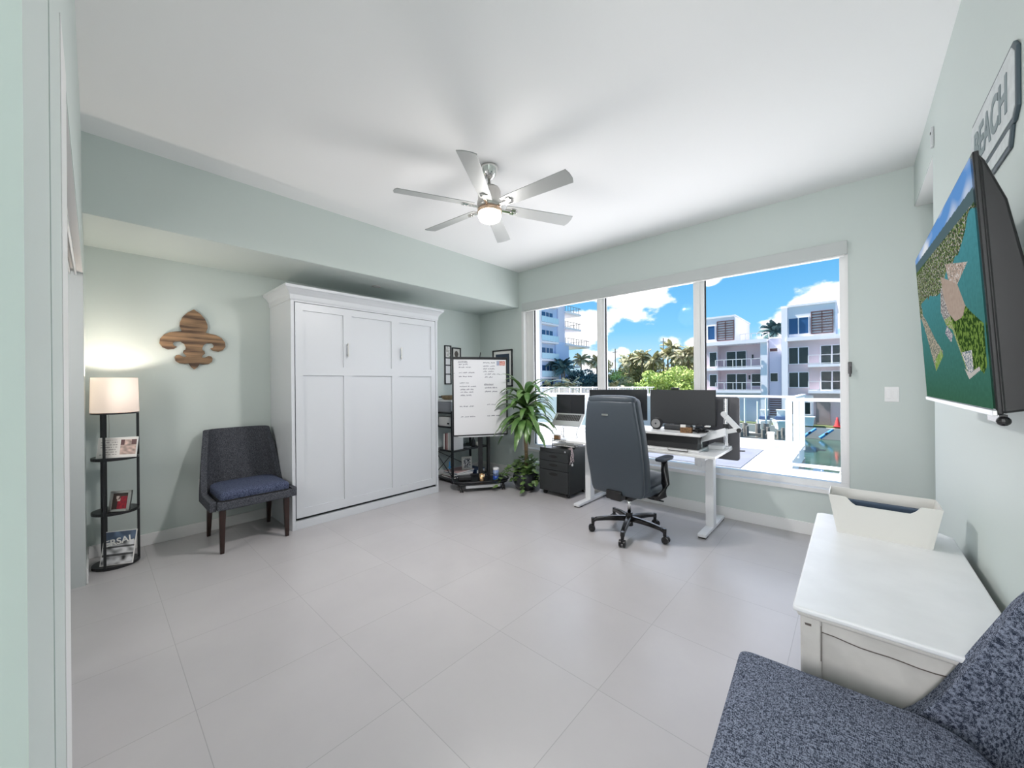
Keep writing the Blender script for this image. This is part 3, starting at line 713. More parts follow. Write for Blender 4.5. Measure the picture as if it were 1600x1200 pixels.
mk_frame('picture_frame', 'large black framed dark print on the window wall behind the plant', (-4.25, YN, 1.33), RN, .42, .57, .02, (), lambda u, v: (.03, .05, .08) if v > .35 or abs(u-.5) > .1 else (.25, .28, .33), .045)

# ------------------------------------------------------------------ plant
px_, py_ = -3.16, 3.76
pl = thing('potted_dracaena', 'tall leafy corn plant with trailing pothos in a dark pot', 'potted plant', (px_, py_, 0))
MB().lathe([(.09, 0), (.13, .03), (.165, .10), (.17, .17), (.155, .235), (.145, .245), (.14, .235), (.15, .17)], 36).build('pot', 'pot', pl, smooth=True)
MB().lathe([(.001, .215), (.143, .22)], 30, cap=False).build('soil', 'soil', pl)
MB().tube([(0, 0, .2), (.01, 0, .45), (-.005, .01, .62), (.015, 0, .76)], [.026, .024, .025, .03], 12).build('cane', 'cane', pl, smooth=True)
MB().tube([(0, 0, .74), (.0, .0, .95), (.02, -.01, 1.08), (.02, -.01, 1.20)], [.016, .012, .009, .005], 8).build('green_stem', 'leaf', pl, smooth=True)
def strap(b, base, az, el, L_, w, droop):
    d = Vector((cos(az)*cos(el), sin(az)*cos(el), sin(el))); side = Vector((-sin(az), cos(az), 0)); p = Vector(base); n = 9; rows = []
    for i in range(n+1):
        t = i/n; ww = w*(sin(pi*min(1, t*.92+.08))**.7)*(1 if t < 1 else 0)+.001
        up = Vector((0, 0, 1)); nrm = side.cross(d).normalized()
        rows.append([b.b.verts.new(p-side*ww+nrm*ww*.35), b.b.verts.new(p), b.b.verts.new(p+side*ww+nrm*ww*.35)])
        p = p+d*(L_/n); d = (d+Vector((0, 0, -droop*(.4+t)))).normalized()
    for a, c in zip(rows, rows[1:]):
        for k in range(2): b.b.faces.new((a[k], a[k+1], c[k+1], c[k]))
b = MB(); r = random.Random(3)
for k in range(72):
    t = k/71; z = .80+.40*t; az = k*2.4+r.uniform(-.3, .3)
    strap(b, (.02*t, -.01*t, z), az, rad(12+48*t+r.uniform(-12, 14)), r.uniform(.44, .60)*(1-.15*t), r.uniform(.034, .047), r.uniform(.28, .44))
strap(b, (.02, 0, 1.16), .62, rad(50), .74, .034, .26); strap(b, (.02, 0, 1.1), .42, rad(42), .80, .034, .22); strap(b, (.0, 0, 1.2), -2.2, rad(70), .5, .036, .3)
b.build('leaf_crown', 'leaf', pl, smooth=True)
b = MB()
def heart(b, p, az, el, s):
    d = Vector((cos(az)*cos(el), sin(az)*cos(el), sin(el))); sd = Vector((-sin(az), cos(az), 0)); n = sd.cross(d)
    P_ = Vector(p); o = [(0, 0), (-.1, .35), (.15, .5), (.5, .42), (1, 0), (.5, -.42), (.15, -.5), (-.1, -.35)]
    b.b.faces.new([b.b.verts.new(P_+d*x*s+sd*y*s+n*abs(y)*s*.3) for x, y in o])
for k in range(150):
    a = r.uniform(0, 2*pi); rr = r.uniform(.02, .22); z = .25+r.uniform(0, .22)*(1-rr/.3)
    if rr > .14: z = r.uniform(.08, .34)
    heart(b, (rr*cos(a), rr*sin(a), z), a+r.uniform(-.7, .7), rad(r.uniform(-50, 30)), r.uniform(.05, .09))
b.build('pothos_leaves', 'leaf2', pl)
b = MB()
for a, L_ in ((-2.6, .24), (-2.9, .3), (-1.0, .12), (-2.2, .2)):
    pts = [(.12*cos(a), .12*sin(a), .25), (.19*cos(a), .19*sin(a), .27), ((.19+L_*.5)*cos(a), (.19+L_*.5)*sin(a), .2), ((.19+L_)*cos(a), (.19+L_)*sin(a), .05)]
    b.tube(pts, .003, 5)
    for i in range(6):
        q = Vector(pts[1]).lerp(Vector(pts[3]), i/5); heart(b, q+Vector((0, 0, .03)), a+r.uniform(-1, 1), rad(r.uniform(-40, 20)), .07)
b.build('trailing_vine', 'leaf2', pl)

# ------------------------------------------------------------------ black pedestal cabinet
fc = thing('file_cabinet', 'black three drawer file cabinet on casters beside the desk', 'cabinet', (-2.915, 3.73, 0))
CW, CD, CH = .435, .47, .578
MB().box(0, CW, .012, CD, .05, CH).build('cabinet_body', 'blackcab', fc, bevel=.004)
for z0, z1 in ((.06, .315), (.32, .425), (.43, .53)):
    d = MB().box(.006, CW-.006, -.006, .014, z0, z1).build('drawer', 'blackcab', fc, bevel=.004)
    MB().lathe([(.001, 0), (.06, .001), (.06, .004), (.001, .004)], 24, sy=.28).build('recessed_pull', 'gap', d, loc=(CW*.5, -.0065, z1-.045), rot=(pi/2, 0, 0))
MB().cone((CW-.05, .012, .555), (CW-.05, .002, .555), .011, n=16).build('lock', 'chrome', fc)
for x in (.05, CW-.05):
    for y in (.06, CD-.06):
        MB().cone((x-.015, y, .025), (x+.015, y, .025), .025, n=16).box(x-.012, x+.012, y-.012, y+.012, .025, .052).build('caster', 'rubber', fc)
# letter tray, papers and laptop on the cabinet
lt = thing('wire_letter_tray', 'black wire letter tray filled with papers on the file cabinet', 'letter tray', (-2.79, 3.84, CH))
b = MB()
for z in (.015, .075):
    for (x0, y0, x1, y1) in ((0, 0, .33, 0), (.33, 0, .33, .25), (.33, .25, 0, .25), (0, .25, 0, 0)):
        b.tube([(x0, y0, z+.025), (x1, y1, z+.025)], .0035, 6); b.tube([(x0, y0, z), (x1, y1, z)], .0035, 6)
    for k in range(1, 12): b.tube([(k*.0275, 0, z+.025), (k*.0275, 0, z), (k*.0275, .25, z)], .0015, 4)
b.build('wire_basket', 'black', lt)
for x, y in ((0, 0), (.33, 0), (0, .25), (.33, .25)): MB().cone((x, y, 0), (x, y, .215 if x == 0 else .11), .005, n=8).build('tray_post', 'black', lt)
simple('paper_stack', 'stack of white papers in the lower wire tray', 'papers', (-2.78, 3.85, CH+.019), .05, [('sheets', 'paper', MB().box(0, .29, 0, .22, 0, .018), 0), ('loose_sheet', 'paper', MB().box(.03, .31, .01, .215, .019, .021), 0)])
simple('paper_stack', 'loose papers in the upper wire tray', 'papers', (-2.78, 3.85, CH+.079), -.04, [('sheets', 'paper', MB().box(0, .29, 0, .22, 0, .014), 0), ('loose_sheet', 'paper', MB().box(.06, .33, .02, .22, .015, .017), 0)])
simple('brown_trinket_box', 'small brown and gold trinket box on the letter tray', 'box', (-2.77, 3.84, CH+.097), .2, [('box_body', 'brown', MB().box(0, .07, 0, .06, 0, .05), .004), ('box_lid', 'bin', MB().box(-.003, .073, -.003, .063, .05, .062), .003)])
ls = thing('laptop_stand', 'white folding laptop stand behind the letter tray', 'laptop stand', (-2.63, 3.98, CH))
b = MB(); b.box(-.13, .13, -.02, .16, 0, .008)
for x in (-.11, .11): b.tube([(x, .14, .008), (x, -.02, .16), (x, .06, .29)], .008, 6)
b.build('stand_frame', 'whmetal', ls)
LT = Matrix.Translation((-2.475, 3.87, .835)) @ Matrix.Rotation(rad(2), 4, 'Z')
lap = thing('laptop', 'open silver laptop with a dark screen raised on a white stand', 'laptop', (-2.61, 3.86, .850), rad(2))
kb = Matrix.Rotation(rad(48), 4, 'X')
lw = .205
b = MB().box(-lw, lw, 0, .185, -.008, .008, kb); b.build('keyboard_deck', 'alu', lap, bevel=.003)
b = MB()
for r_ in range(5):
    for c_ in range(14): b.box(-.165+c_*.0238, -.165+c_*.0238+.020, .075+r_*.0185, .075+r_*.0185+.015, .008, .0105, kb)
b.build('keys', 'key', lap)
hg = kb @ Vector((0, .185, 0))
scm = Matrix.Translation(hg) @ Matrix.Rotation(rad(88), 4, 'X')
MB().box(-lw, lw, .0, .245, -.005, .005, scm).build('screen_lid', 'alu', lap, bevel=.003)
MB().box(-lw+.004, lw-.004, .008, .24, .005, .0065, scm).build('screen', 'screen', lap)
cb = thing('charging_cable', 'looped pinkish white cable hanging over the file cabinet edge', 'cable', (-2.475, 3.80, CH))
b = MB()
for s in range(4):
    pts = []
    for k in range(14):
        t = k/13; pts.append((.006+.004*s, -.02+.045*sin(t*5+s*1.7)*(.3+t*.5), .004-.17*t+.01*s))
    b.tube([(-.06, .0, .006)]+pts, .0035, 5)
b.build('cable_loops', mat('pale_pink_cable', (.68, .56, .58, 1), .5), cb, smooth=True)
MB().box(-.004, .012, -.012, .004, -.19, -.165).build('plug', 'white', cb)

# ------------------------------------------------------------------ standing desk
dk = thing('standing_desk', 'white standing desk with T shaped legs under the window', 'desk', (-1.61, 3.83, 0))
MB().box(-.75, .75, -.335, .33, .715, .74).build('desk_top', 'desk', dk, bevel=.004)
for x in (-.655, .625):
    lg = MB().box(x-.035, x+.035, -.03, .06, .03, .70).build('leg', 'whmetal', dk, bevel=.004)
    MB().box(x-.035, x+.035, -.28, .37, .012, .042).build('foot', 'whmetal', lg, bevel=.006)
    MB().box(x-.03, x+.03, -.27, -.2, 0, .012).box(x-.03, x+.03, .29, .36, 0, .012).build('foot_pad', 'rubber', lg)
    MB().box(x-.03, x+.03, -.27, .3, .685, .715).build('top_bracket', 'whmetal', lg)
MB().box(-.62, .6, -.02, .05, .66, .70).build('crossbar', 'whmetal', dk)
# desk converter
dc = thing('desk_converter', 'white raised desktop converter holding the monitors', 'desk converter', (-1.49, 3.83, .74))
MB().box(-.46, .49, -.24, .22, .14, .162).build('platform', 'desk', dc, bevel=.004)
MB().box(-.45, .47, -.22, .2, 0, .012).build('base_plate', 'whmetal', dc, bevel=.003)
MB().box(-.43, .45, -.17, .18, .012, .14).build('lift_box', 'blackmat', dc, bevel=.004)
# arm side bracket
for s in (1,):
    MB().box(.47, .60, .06, .30, 0, .035).build('clamp_base', 'whmetal', dc, bevel=.006)
kt = MB(); kt.box(-.02, .24, -.05, .05, -.006, .006, Matrix.Translation((.42, -.04, .10)) @ Matrix.Rotation(rad(-20), 4, 'Y') @ Matrix.Rotation(rad(38), 4, 'X'))
kt.build('side_plate', 'whmetal', dc, bevel=.003)
# monitor arm pole
ma = thing('articulated_desk_mount', 'white monitor arm with a vertical pole at the right end of the desk', 'monitor arm', (-.895, 4.03, .74))
MB().box(-.04, .04, -.05, .05, 0, .02).build('clamp', 'whmetal', ma, bevel=.004)
MB().cone((0, 0, .02), (0, 0, .47), .017, n=20).build('pole', 'chrome', ma)
b = MB(); b.box(0, .20, -.03, -.012, -.024, .024, Matrix.Translation((-.015, 0, .325)) @ Matrix.Rotation(rad(48), 4, 'Y')); b.cone((-.012, -.035, .325), (-.012, 0, .325), .026)
b.build('swing_arm', 'whmetal', ma, bevel=.004)
b = MB(); b.box(0, .19, -.028, -.012, -.02, .02, Matrix.Translation((.105, -.005, .185)) @ Matrix.Rotation(rad(165), 4, 'Y')); b.build('lower_arm', 'whmetal', ma, bevel=.004)
MB().cone((.115, -.04, .18), (.115, .0, .18), .02).build('joint', 'blackmat', ma)
MB().cone((0, 0, .19), (0, 0, .23), .03).build('collar', 'blackmat', ma)
# monitors
def monitor(label, p0, p1, z0, z1, m):
    x0, y0 = p0; x1, y1 = p1; L_ = math.hypot(x1-x0, y1-y0); a = math.atan2(y1-y0, x1-x0)
    t = thing('monitor', label, 'monitor', ((x0+x1)/2, (y0+y1)/2, .902), a)
    h0, h1 = z0-.902, z1-.902
    MB().box(-L_/2, L_/2, 0, .022, h0, h1).build('casing', 'blackmat', t, bevel=.004)
    MB().box(-L_/2+.006, L_/2-.006, -.0015, 0, h0+.014, h1-.006).build('screen', m, t)
    MB().box(-.03, .03, .022, .05, 0.01, (h0+h1)/2).build('stand_neck', 'blackmat', t, bevel=.004)
    MB().box(-.09, .09, -.03, .09, 0, .012).build('stand_foot', 'blackmat', t, bevel=.005)
    return t
monitor('left monitor angled inward behind the office chair', (-2.20, 3.74), (-1.63, 3.97), .965, 1.298, 'screen')
monitor('right monitor facing the room with grey matte screen', (-1.605, 3.985), (-.965, 3.955), .945, 1.295, 'screen2')
simple('webcam', 'black webcam on top of the right monitor', 'webcam', (-1.345, 3.985, 1.296), 0, [('camera_body', 'black', MB().box(-.04, .04, -.02, .02, 0, .022), .006), ('lens', 'gap', MB().cone((0, -.02, .011), (0, -.024, .011), .007), 0)])
pm = thing('portrait_monitor', 'dark grey portrait monitor rising beside the right end of the desk', 'monitor', (-.965, 4.13, .92))
def rrect(w, h, r, n=6):
    o = []
    for cx, cy, a0 in ((w-r, h-r, 0), (-w+r, h-r, 90), (-w+r, -h+r, 180), (w-r, -h+r, 270)):
        for k in range(n+1): o.append((cx+r*cos(rad(a0+90*k/n)), cy+r*sin(rad(a0+90*k/n))))
    return o
MB().prism(rrect(.165, .305, .025), lambda p, t: (p[0], -.012+.028*t, p[1])).build('casing', 'greypan', pm, bevel=.003)
MB().prism(rrect(.158, .298, .02), lambda p, t: (p[0], -.0135+.0012*t, p[1])).build('screen', 'greypan', pm)
MB().tube([(.10, .02, -.2), (.16, .0, -.21), (.21, -.01, -.205)], .007, 8).build('cable_stub', 'black', pm)
# desk items
ws = thing('round_speaker', 'round silver faced speaker on the desk converter between the monitors', 'speaker', (-1.47, 3.80, .902), rad(0))
MB().cone((0, .03, .058), (0, -.012, .058), .058, n=32).build('speaker_body', 'black', ws, bevel=.004)
MB().cone((0, -.012, .058), (0, -.017, .058), .045, n=32).build('speaker_face', mat('grey_speaker_cloth', (.30, .30, .30, 1), .5), ws)
MB().cone((0, -.017, .058), (0, -.02, .058), .008, n=16).build('speaker_badge', 'chrome', ws)
MB().box(-.03, .03, -.02, .03, 0, .006).build('foot', 'black', ws)
sb = thing('desk_speaker_bar', 'dark sloping sound bar between the speaker and brown box', 'sound bar', (-1.27, 3.84, .902), rad(-2))
MB().box(-.13, .13, -.03, .03, 0, .055).build('bar_body', 'screen2', sb, bevel=.01)
MB().box(-.13, .13, -.031, -.029, .005, .012).build('bar_trim', 'black', sb)
simple('brown_patterned_box', 'brown patterned wooden box below the right monitor', 'box', (-1.145, 3.68, .902), .05, [('box_body', 'brown', MB().box(-.05, .05, -.02, .03, 0, .05), .003), ('white_card', 'paper', MB().box(-.05, -.005, -.01, .0, .05, .075), 0)])
bd = thing('cable_bundle', 'tangle of black cables and chargers at the right of the converter', 'cables', (-1.06, 3.74, .902))
b = MB(); r = random.Random(5)
for k in range(7):
    pts = [(r.uniform(-.06, .07), r.uniform(-.06, .1), .008+.012*k*r.uniform(.3, 1)) for _ in range(7)]
    b.tube(pts, .005, 6)
b.build('cable', 'black', bd, smooth=True)
MB().box(-.03, .03, .02, .06, 0, .07).build('charger_brick', 'blackmat', bd, bevel=.004)
MB().box(.06, .10, -.02, .03, .06, .07).build('adapter', 'paper', bd)
wt = thing('wire_desk_tray', 'small black wire tray on the desktop in front of the converter', 'tray', (-1.27, 3.56, .742))
b = MB()
for z in (.003, .03):
    b.tube([(0, 0, z), (.17, 0, z), (.17, .02, z), (0, .02, z), (0, 0, z)], .0022, 5)
for x in (0, .17): b.tube([(x, 0, .003), (x, 0, .03)], .0022, 5)
b.build('wire_frame', 'black', wt)
MB().box(0, .17, 0, .02, .001, .004).build('tray_floor', 'blackmat', wt)
simple('computer_mouse', 'white computer mouse on the front of the desk', 'mouse', (-1.44, 3.54, .74), .3, [('mouse_body', 'white', MB().sph((0, 0, .010), .05, 20, 10, (1, .62, .38)), 0), ('scroll_wheel', 'blackmat', MB().cone((-.003, .012, .026), (.003, .012, .026), .006), 0)])
simple('glass_tumbler', 'short clear glass tumbler on the desk below the white arm', 'glass', (-1.0, 3.73, .74), 0, [('glass_wall', 'railglass', MB().lathe([(.028, .004), (.032, .08)], 20, cap=False), 0), ('glass_base', 'railglass', MB().lathe([(.028, 0), (.028, .006)], 20), 0)])

# ------------------------------------------------------------------ office chair
oc = thing('office_chair', 'tall dark slate leather office chair seen from behind at the desk', 'office chair', (-1.52, 3.27, 0), rad(-4))
# base star
for k in range(5):
    a = rad(217+72*k)
    d = Vector((cos(a), sin(a), 0)); sd = Vector((-sin(a), cos(a), 0))
    rows = []; b = MB(); n = 8
    for i in range(n+1):
        t = i/n; r_ = .03+.30*t; w = .026-.008*t; top = .158-.035*t*t-.012*(t > .95); th = .045-.016*t
        rows.append([b.b.verts.new(d*r_+sd*x*w+Vector((0, 0, top-th*(1-y)))) for x, y in ((-1, 0), (1, 0), (1, .8), (.6, 1), (-.6, 1), (-1, .8))])
    for A, B in zip(rows, rows[1:]):
        for q in range(6): b.b.faces.new((A[q], A[(q+1) % 6], B[(q+1) % 6], B[q]))
    b.b.faces.new(rows[0]); b.b.faces.new(rows[-1])
    b.cone(d*.325+Vector((0, 0, .125)), d*.325+Vector((0, 0, .06)), .017, .014)
    lg = b.build('base_leg', 'plastic', oc, smooth=False, bevel=.003)
    c = d*.335; w = MB()
    for s in (-1, 1): w.cone(c+sd*s*.008+Vector((0, 0, .03)), c+sd*s*.027+Vector((0, 0, .03)), .03, n=20)
    w.box(-.02, .02, -.012, .012, .03, .062, Matrix.Translation(c) @ Matrix.Rotation(a, 4, 'Z'))
    w.build('caster', 'plastic', lg, bevel=.003)
MB().cone((0, 0, .07), (0, 0, .19), .034, .03, n=24).build('hub', 'plastic', oc, bevel=.003)
MB().cone((0, 0, .18), (0, 0, .34), .016, n=20).build('gas_lift', 'chrome', oc, smooth=True)
MB().box(-.10, .10, -.14, .14, .335, .385).box(-.05, .05, -.24, -.1, .345, .375).build('tilt_mechanism', 'plastic', oc, bevel=.008)
MB().tube([(.08, .02, .36), (.2, .03, .345), (.30, .05, .34)], .007, 8).build('tilt_lever', 'plastic', oc)
# seat
def superbox(b, cx, cy, cz, a, c, h, e=4, nu=28, nv=12, sag=None):
    def f(u, v):
        th = 2*pi*u; ph = -pi/2+pi*v
        ce = lambda t: (1 if cos(t) >= 0 else -1)*abs(cos(t))**(2/e); se = lambda t: (1 if sin(t) >= 0 else -1)*abs(sin(t))**(2/e)
        p = Vector((cx+a*ce(th)*abs(cos(ph))**(2/e), cy+c*se(th)*abs(cos(ph))**(2/e), cz+h*se(ph)))
        return sag(p) if sag else p
    b.grid(f, nu, nv, close=True); return b
superbox(MB(), 0, .02, .435, .265, .26, .055).build('seat_underpad', 'leather', oc, smooth=True)
superbox(MB(), 0, .03, .505, .26, .255, .05).build('seat_cushion', 'leather', oc, smooth=True)
# back: tapered slab curved; local y rear = negative
def backf(off_y, thick, zs0, zs1, wsc):
    b = MB(); nu, nv = 14, 20
    def base(x, z):  # centreline y
        t = (z-.40)/.87
        return -.235-.09*t-.05*sin(pi*min(1, max(0, t)))*0+.05*(x/.27)**2*(.6) + .02*cos(t*5)
    def hw(z):
        t = (z-.40)/.87
        pts = [(0, .232), (.05, .252), (.35, .266), (.6, .262), (.85, .232), (.97, .215), (1.0, .195)]
        for (a0, w0), (a1, w1) in zip(pts, pts[1:]):
            if t <= a1: return (w0+(w1-w0)*(t-a0)/(a1-a0))*wsc
        return pts[-1][1]*wsc
    def f(side):
        def g(u, v):
            z = zs0+(zs1-zs0)*v; x = (2*u-1)*hw(z); return Vector((x, base(x, z)+off_y+side*thick/2, z))
        return g
    A = [[b.b.verts.new(f(-1)(i/nu, j/nv)) for j in range(nv+1)] for i in range(nu+1)]
    B = [[b.b.verts.new(f(1)(i/nu, j/nv)) for j in range(nv+1)] for i in range(nu+1)]
    for i in range(nu):
        for j in range(nv):
            b.b.faces.new((A[i][j], A[i+1][j], A[i+1][j+1], A[i][j+1])); b.b.faces.new((B[i][j], B[i][j+1], B[i+1][j+1], B[i+1][j]))
    for i in range(nu):
        b.b.faces.new((A[i][0], B[i][0], B[i+1][0], A[i+1][0])); b.b.faces.new((A[i][nv], A[i+1][nv], B[i+1][nv], B[i][nv]))
    for j in range(nv):
        b.b.faces.new((A[0][j], A[0][j+1], B[0][j+1], B[0][j])); b.b.faces.new((A[nu][j], B[nu][j], B[nu][j+1], A[nu][j+1]))
    return b
bk = backf(-.01, .045, .40, 1.215, 1.0).build('backrest_shell', 'leather', oc, smooth=True, bevel=.012, seg=3)
backf(.065, .10, .42, 1.24, 1.02).build('backrest_cushion', 'leather', oc, smooth=True, bevel=.035, seg=4)
superbox(MB(), 0, -.285, 1.225, .225, .062, .04, 3.5).build('headrest_roll', 'leather', oc, smooth=True)
MB().box(-.035, .03, -.012, .0, -.008, .008).build('back_slot_handle', 'chrome', bk, bevel=.003, loc=(-.02, -.347, 1.10))
MB().box(-.05, .045, -.006, .004, -.014, .014).build('back_slot_recess', 'gap', bk, bevel=.002, loc=(-.02, -.344, 1.10))
MB().box(-.075, .075, -.27, -.19, .36, .44).build('back_bracket', 'plastic', oc, bevel=.01)
superbox(MB(), 0, -.13, .60, .20, .06, .09, 3).build('lumbar_pillow', 'leatherd', oc, smooth=True)
for s in (-1, 1):
    b = MB(); b.tube([(s*.20, .0, .385), (s*.27, .0, .38), (s*.315, .01, .41), (s*.325, .03, .50), (s*.315, .04, .62), (s*.31, .045, .70)], [.022, .028, .034, .034, .030, .026], 12)
    ar = b.build('armrest', 'plastic', oc, smooth=True)
    superbox(MB(), s*.31, .05, .715, .042, .13, .018, 3.5).build('arm_pad', 'leatherd', ar, smooth=True)

# ------------------------------------------------------------------ dresser + storage bin
dr = thing('white_dresser', 'low white distressed dresser along the right wall', 'dresser', (0, 0, 0))
zt = .66
def ring(b, x0, x1, y0, y1, z0, z1, ch=.0):
    pts = [(x0, y0), (x1, y0), (x1, y1-ch*1.6), (x1-ch, y1), (x0+ch*.5, y1), (x0, y1-ch*.5)] if ch else [(x0, y0), (x1, y0), (x1, y1), (x0, y1)]
    return b.prism(pts, lambda p, t: (p[0], p[1], z0+(z1-z0)*t))
ring(MB(), -.145, .335, 1.485, 2.63, zt-.018, zt, .035).build('top', 'dress', dr, bevel=.006, seg=3)
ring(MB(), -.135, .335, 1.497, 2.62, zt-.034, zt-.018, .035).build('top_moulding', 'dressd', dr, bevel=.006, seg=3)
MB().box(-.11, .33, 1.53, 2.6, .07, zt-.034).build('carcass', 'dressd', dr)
for x0, x1 in ((-.128, -.075), (.28, .333)):
    for y0, y1 in ((1.508, 1.56), (2.56, 2.612)):
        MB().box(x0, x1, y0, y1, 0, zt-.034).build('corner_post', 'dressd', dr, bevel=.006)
# scalloped side apron
n = 12; pts = [(-.075, zt-.034), (.28, zt-.034)]+[(.28-.355*k/n, zt-.075-.008*sin(pi*k/n*1)-.002*cos(k*1.4)) for k in range(n+1)]
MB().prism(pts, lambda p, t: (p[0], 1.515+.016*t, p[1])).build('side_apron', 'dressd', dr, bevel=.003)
b = MB()
for k in range(n):
    x0 = .28-.355*k/n; x1 = .28-.355*(k+1)/n
    z0 = zt-.075-.008*sin(pi*k/n)-.002*cos(k*1.4); z1 = zt-.075-.008*sin(pi*(k+1)/n)-.002*cos((k+1)*1.4)
    b.quad((x0, 1.5146, z0), (x1, 1.5146, z1), (x1, 1.5146, z1+.0035), (x0, 1.5146, z0+.0035))
b.quad((-.115, 1.5075, zt-.062), (-.10, 1.5075, zt-.062), (-.10, 1.5075, zt-.054), (-.117, 1.5075, zt-.055))
b.quad((-.078, 1.5075, zt-.16), (-.0755, 1.5075, zt-.16), (-.0755, 1.5075, zt-.05), (-.077, 1.5075, zt-.05))
b.build('worn_paint_edge', 'wear', dr)
for k, (z0, z1) in enumerate(((.10, .27), (.28, .44), (.45, .60))):
    for y0, y1 in ((1.575, 2.06), (2.075, 2.55)):
        d = MB().box(-.125, -.11, y0, y1, z0, z1).build('drawer', 'dress', dr, bevel=.004)
        MB().cone((-.125, (y0+y1)/2, (z0+z1)/2), (-.15, (y0+y1)/2, (z0+z1)/2), .008, .016, n=16).build('knob', 'nickel', d)
bn = thing('storage_bin', 'cream plastic storage bin with a scooped front on the white dresser', 'storage bin', (.095, 2.42, zt), rad(0))
def binwalls():
    b = MB(); bw0, bd0 = .150, .075; bw1, bd1 = .178, .092; hb = .176; t = .006
    def rim(s, side):  # rim height along the long sides: dip in the middle
        dip = .035 if side < 0 else 0
        k = max(0, min(1, (abs(s)-.52)/.16)); k = k*k*(3-2*k)
        return hb-dip*(1-k)
    def wall(p0, p1, q0, q1, side, N=24):
        V = []
        for i in range(N+1):
            t_ = i/N; s = 2*t_-1
            lo = Vector(p0).lerp(Vector(p1), t_); hi = Vector(q0).lerp(Vector(q1), t_); h_ = rim(s, side) if side else hb
            V.append([b.b.verts.new(lo), b.b.verts.new(lo.lerp(hi, h_/hb))])
        for A, B in zip(V, V[1:]): b.b.faces.new((A[0], B[0], B[1], A[1]))
    c = lambda x, y, z: (x, y, z)
    wall(c(-bw0, -bd0, .0), c(bw0, -bd0, .0), c(-bw1, -bd1, hb), c(bw1, -bd1, hb), -1)
    wall(c(bw0, bd0, .0), c(-bw0, bd0, .0), c(bw1, bd1, hb), c(-bw1, bd1, hb), 1)
    wall(c(bw0, -bd0, .0), c(bw0, bd0, .0), c(bw1, -bd1, hb), c(bw1, bd1, hb), 0, 2)
    wall(c(-bw0, bd0, .0), c(-bw0, -bd0, .0), c(-bw1, bd1, hb), c(-bw1, -bd1, hb), 0, 2)
    b.quad((-bw0, -bd0, 0.0), (bw0, -bd0, 0), (bw0, bd0, 0), (-bw0, bd0, 0))
    bmesh.ops.remove_doubles(b.b, verts=b.b.verts, dist=.0005)
    return b
binwalls().build('bin_body', 'bin', bn, solid=.004, off=1)
simple('blue_folder', 'dark blue folders standing inside the cream storage bin', 'folder', (.10, 2.42, zt+.006), 0, [('cover', 'blueknit', MB().box(-.13, .13, -.035, .0, 0, .142), .004), ('papers', 'paper', MB().box(-.125, .125, -.03, -.004, .004, .14), 0)])

# ------------------------------------------------------------------ television
POL = {
'lot': [(0.527, 0.69), (0.754, 0.574), (0.823, 0.452), (0.786, 0.411), (0.684, 0.408), (0.599, 0.472), (0.541, 0.582)],
'lotup': [(0.614, 0.724), (0.86, 0.636), (0.888, 0.626), (0.739, 0.566), (0.646, 0.614)],
'pen': [(0.507, 0.633), (0.657, 0.581), (0.803, 0.471), (0.874, 0.413), (0.987, 0.338), (0.98, 0.17), (0.948, 0.139), (0.905, 0.164), (0.795, 0.127), (0.726, 0.236), (0.634, 0.376), (0.555, 0.407), (0.475, 0.505)],
'marina': [(0.557, 0.414), (0.635, 0.347), (0.603, 0.312), (0.52, 0.375)],
'lefts': [(0.051, 0.595), (0.175, 0.506), (0.326, 0.367), (0.451, 0.282), (0.44, 0.251), (0.286, 0.173), (0.254, 0.215), (0.139, 0.416), (0.035, 0.557)],
'tip': [(0.279, 0.24), (0.417, 0.298), (0.447, 0.254), (0.28, 0.173)],
'dock': [(0.75, 0.168), (0.794, 0.118), (0.92, 0.157), (0.912, 0.172), (0.808, 0.145)],
'wl': [(0.0, 0.70), (0.2, 0.70), (0.25, .60), (.17, .53), (.12, .62), (0, .62)]}
